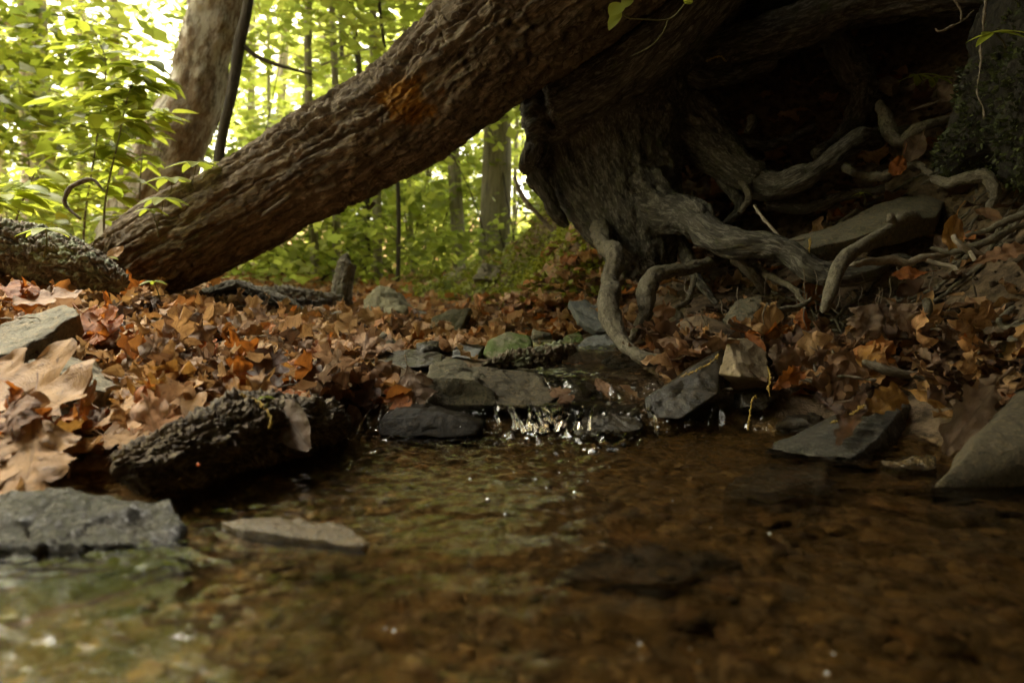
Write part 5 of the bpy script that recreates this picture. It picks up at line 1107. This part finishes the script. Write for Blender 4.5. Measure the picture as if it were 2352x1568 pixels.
TREES = [
 ('tall pale trunk at far left behind the sapling leaves', 100, 8.0, 62, 9, .1, 'grey_bark', 26, (1.0, 6.5)),
 ('thin grey trunk in white sky gap left of leaning tree', 290, 9.0, 20, 10, 0, 'grey_bark', 20, (.5, 3.6)),
 ('thin pole trunk seen right behind leaning tree foot', 590, 10, 18, 9, .2, 'grey_bark', 30, (1.2, 6.5)),
 ('slim trunk above middle of the fallen log', 842, 6.0, 14, 8, -.3, 'dark_bark', 26, (1.6, 5)),
 ('pale trunk under the log left of the broken stub', 728, 5.2, 17, 9, 0, 'grey_bark', 10, (1.7, 4)),
 ('slim grey trunk just left of the broken stub', 772, 5.3, 15, 9, 0, 'grey_bark', 10, (1.7, 3.5)),
 ('thick brown trunk seen left of the buttress', 1132, 5.6, 58, 10, 0, 'grey_bark', 14, (1.9, 5)),
 ('grey trunk in the gap under the log', 1060, 6.0, 26, 10, .1, 'grey_bark', 14, (1.9, 5)),
 ('pale slender trunk in middle of the gap', 870, 5.6, 17, 10, 0, 'grey_bark', 12, (1.8, 5)),
 ('dark thin curved stem rising from mossy bank edge', 912, 4.6, 9, 3.5, -.25, 'dark_bark', 6, (1.5, 3)),
 ('distant dark trunk behind thin curved stem', 985, 12, 16, 10, 0, 'dark_bark', 24, (.4, 5)),
 ('distant pale trunk at left edge behind lichened log', 20, 11, 26, 10, 0, 'grey_bark', 26, (.6, 7)),
 ('far trunk between left pale trunk and white gap', 215, 12, 22, 11, 0, 'grey_bark', 16, (.3, 3.6)),
 ('far thin trunk right of leaning tree', 650, 13, 22, 11, .3, 'grey_bark', 34, (.6, 9)),
 ('far trunk over the upper fallen log', 960, 14, 20, 11, 0, 'dark_bark', 26, (1, 7)),
 ('far trunk behind buttress edge at right of gap', 1250, 9, 34, 10, 0, 'grey_bark', 22, (.6, 5)),
 ('slender far trunk crossing middle of the fallen log', 760, 14, 24, 11, 0, 'grey_bark', 34, (1, 9)),
 ('far left trunk cut by the picture edge', -120, 7, 50, 10, 0, 'grey_bark', 26, (.8, 7)),
]
for i in (1, 3, 5, 8):
    TREES.append(('thin distant trunk standing in the green gap under the fallen log', [575, 640, 690, 815, 905, 955, 1010, 1095, 1180, 1215][i], rng.uniform(5.5, 8.5), rng.uniform(7, 15), 9, rng.normal(0, .25), 'grey_bark' if i % 3 else 'dark_bark', 3, (2.6, 5)))
for a in TREES:
    lab, px, d, w, h, ln, bk, cr_, zr = a; cr_ = int(cr_*(.8 if px > 500 else .9))
    forest_tree(lab, px, d, w, h, ln, M[bk], cr_, zr, .13 if d < 10 else .17, M['green'], GT, spread=1.3+.06*d)
BUSH = [('loose bush low behind thin curved stem', 930, 6.2, 24, (.2, 1.5)), ('broad pale bush under upper part of the log', 1010, 7.6, 30, (.4, 2.2)), ('small bush behind the dark stem right of stub', 760, 7.2, 24, (.1, 1.4)), ('low bright bush in the gap beside the broken stub', 700, 5.5, 20, (.05, .8)), ('bright bush behind the broken stub', 850, 6.5, 26, (.1, 1.2)), ('leafy bush above the mossy bank', 1000, 6.5, 24, (.3, 1.6)), ('leafy bush beside the buttress edge', 1180, 5.5, 24, (.6, 1.9)),
        ('pale bush under the middle of the log', 800, 8.5, 30, (.1, 2)), ('tall loose bush behind the mossy bank', 1080, 10, 34, (.3, 2.6)), ('yellow green bush left behind the fallen log foot', 480, 6, 24, (.1, 1.8)), ('bush at far left behind pale trunk', 60, 6.0, 26, (.2, 1.8)), ('bush between saplings and leaning tree', 270, 6.5, 26, (.1, 1.7)), ('far pale bush at left', 160, 10, 34, (.2, 2.6))]
for lab, px, d, n_, zr in BUSH:
    x = (px-1176)/1568*d; g = float(ground(np.array([x]), np.array([d]))[0]); e_ = empty('bush', (x, d, g), lab, 'bush', 'bushes of the forest undergrowth')
    mb = MB(); sb = MB()
    for k in range(n_):
        c = np.array([x+rng.normal(0, .09*d), d+rng.normal(0, .5), g+rng.uniform(*zr)]); spray(mb, c, rng.uniform(.2, .45), 60, .10 if d < 8 else .14, .18, .5)
        if k % 4 == 0:
            V, F, B = tube([np.array([x+rng.normal(0, .1), d, g-.05]), np.array([(x+c[0])/2, d, (g+c[2])/2]), c], [.008, .006, .003], 8, 5, endcap=0); sb.add(V, F, bark=B)
    put(mb.build('foliage', M['green']), e_); put(sb.build('stem', M['dark_bark']), e_)
# the leaning tree with flaking bark
e_ = empty('leaning_tree', P(330, 560, 3.4), 'leaning grey tree with flaking bark patches behind the fallen log', 'tree')
def ldisp(A, S, R, Pp):
    c = np.stack([np.cos(A)*R, np.sin(A)*R, S], -1); f1, f2, ci = voro(c*np.array([22, 22, 13]), 3)
    return .012*(ci > .55)*sst(0, .2, f2-f1)+.008*fbm(c*8, 3, 6)
V, F, B = ptube([(285, 620, 3.5, 78), (320, 520, 3.5, 72), (385, 360, 3.5, 70), (440, 240, 3.5, 62), (470, 130, 3.5, 56), (505, 0, 3.5, 58), (530, -150, 3.5, 58), (560, -500, 3.6, 50), (600, -1200, 3.8, 40)], 260, 60, disp=ldisp); put(mk('trunk', V, F, M['plate_bark'], attrs={'bark': B}), e_)
cb = MB()
for k in range(26): spray(cb, np.array([-1.3+rng.normal(0, 1.2), 3.8+rng.normal(0, 1), rng.uniform(2.6, 4.6)]), .6, 60, .12, .16)
put(cb.build('crown', M['green']), e_)
e_ = empty('slim_tree', P(500, 560, 3.3), 'slim dark tree beside the leaning tree with one side branch', 'tree')
V, F, B = ptube([(488, 600, 3.3, 12), (505, 350, 3.3, 11), (535, 200, 3.3, 12), (550, 100, 3.3, 13), (572, -10, 3.3, 11), (600, -300, 3.3, 9)], 90, 12); put(mk('trunk', V, F, M['dark_bark'], attrs={'bark': B}), e_)
V, F, B = ptube([(553, 100, 3.3, 6), (590, 130, 3.3, 5), (640, 150, 3.3, 4.5), (720, 172, 3.3, 2.5)], 40, 7); put(mk('branch', V, F, M['dark_bark'], attrs={'bark': B}), e_)
cb = MB()
for k in range(13): spray(cb, P(rng.uniform(600, 1000), rng.uniform(-60, 260), rng.uniform(3.4, 5.0)), rng.uniform(.2, .4), 50, .085, .16)
put(cb.build('crown', M['green']), e_)
# low sprays of leaves in upper left, from a beech out of the frame
e_ = empty('beech', (-3.6, 3.6, .4), 'overhanging beech branches with dark green leaf layers at upper left', 'tree')
V, F, B = tube([(-3.6, 3.6, .2), (-3.5, 3.6, 2), (-3.3, 3.6, 4)], [.12, .1, .06], 30, 10); put(mk('trunk', V, F, M['grey_bark'], attrs={'bark': B}), e_)
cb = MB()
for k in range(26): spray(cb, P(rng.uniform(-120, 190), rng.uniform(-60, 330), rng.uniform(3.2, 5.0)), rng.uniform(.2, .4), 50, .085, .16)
cu = MB()  # leaf sprays added out of view overhead to shape the water reflections
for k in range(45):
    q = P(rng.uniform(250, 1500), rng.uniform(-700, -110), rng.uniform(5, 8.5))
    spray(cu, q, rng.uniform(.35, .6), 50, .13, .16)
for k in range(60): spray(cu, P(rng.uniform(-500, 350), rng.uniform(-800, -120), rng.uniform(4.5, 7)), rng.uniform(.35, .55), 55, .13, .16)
put(cb.build('crown', M['green_dark']), e_); put(cu.build('added_reflection_canopy', M['green_dark']), e_)
# pale grey box far off among the leaves
e_ = empty('park_box', P(755, 640, 6.8), 'pale grey box with dark sides half hidden in far leaves', 'box')
c = P(755, 612, 6.8); D5, F5 = cubesphere(6)
def boxv(sx, sy, sz, c, p=14):
    r = 1/np.power((np.abs(D5)**p).sum(1), 1/p); return D5*r[:, None]*np.array([sx, sy, sz])+c
put(mk('body', boxv(.055, .05, .055, c-[0, 0, .045]), F5, M['dark_panel']), e_); put(mk('lid', boxv(.066, .06, .016, c+[0, 0, .02]), F5, M['grey_metal']), e_)
# far woods
mb = MB()
for k in range(340):
    d = rng.uniform(15, 30); px = rng.uniform(-260, 1420); x = (px-1176)/1568*d; g = .6+.03*(d-15); zt = rng.random()**1.25
    c = np.array([x, d, g+zt*11])
    sky_py = 640-(c[2]-CAMZ)/d*1568
    spray(mb, c, rng.uniform(.7, 1.2), 75, .24, .25, .5)
for k in range(170):  # leaf screen added out of frame at left to block low side light
    az = math.radians(rng.uniform(-125, -40)); d = rng.uniform(4.5, 8)
    if az > math.radians(-46) and d < 6: continue
    spray(mb, np.array([math.sin(az)*d, math.cos(az)*d, .5+rng.uniform(0, .68)*d]), rng.uniform(.6, .9), 60, .17, .25, .5)
mb.build('far_woods_and_leaf_screen', M['green'], kind='stuff', label='soft yellow green mass of far forest foliage plus unseen leaf screen added at left', cat='woods')

# ---------------------------------------------------------------- light
w = bpy.data.worlds.new('World'); SC.world = w; w.use_nodes = True; nt = w.node_tree; nt.nodes.clear()
out = nt.nodes.new('ShaderNodeOutputWorld'); bg = nt.nodes.new('ShaderNodeBackground'); sky = nt.nodes.new('ShaderNodeTexSky'); hs = nt.nodes.new('ShaderNodeHueSaturation')
EL, AZ = math.radians(60), math.radians(-50)
sky.sky_type = 'NISHITA'; sky.sun_disc = False; sky.sun_elevation = EL; sky.sun_rotation = AZ; sky.dust_density = 4; sky.air_density = 1.0; sky.ozone_density = 1
hs.inputs['Saturation'].default_value = .04
nt.links.new(sky.outputs[0], hs.inputs['Color']); tn = nt.nodes.new('ShaderNodeMix'); tn.data_type = 'RGBA'; tn.blend_type = 'MULTIPLY'; tn.inputs[0].default_value = 1; tn.inputs[7].default_value = (1.08, 1, .82, 1); nt.links.new(hs.outputs[0], tn.inputs[6]); nt.links.new(tn.outputs[2], bg.inputs[0]); nt.links.new(bg.outputs[0], out.inputs[0]); bg.inputs[1].default_value = .15
sd = bpy.data.lights.new('sun', 'SUN'); so = bpy.data.objects.new('sun', sd); COL.objects.link(so); sd.energy = 1.5; sd.angle = math.radians(14); sd.color = (1, .93, .78)
dirn = Vector((math.sin(AZ)*math.cos(EL), math.cos(AZ)*math.cos(EL), math.sin(EL))); so.rotation_euler = (-dirn).to_track_quat('-Z', 'Y').to_euler(); so.location = dirn*50
SC.view_settings.view_transform = 'Standard'; SC.view_settings.look = 'None'; SC.view_settings.gamma = 1; SC.view_settings.exposure = 3.0
cy = SC.cycles; cy.use_denoising = True; cy.max_bounces = 8; cy.transparent_max_bounces = 8; cy.transmission_bounces = 6; cy.diffuse_bounces = 4; cy.glossy_bounces = 4; cy.caustics_reflective = False; cy.caustics_refractive = True; cy.sample_clamp_indirect = 6
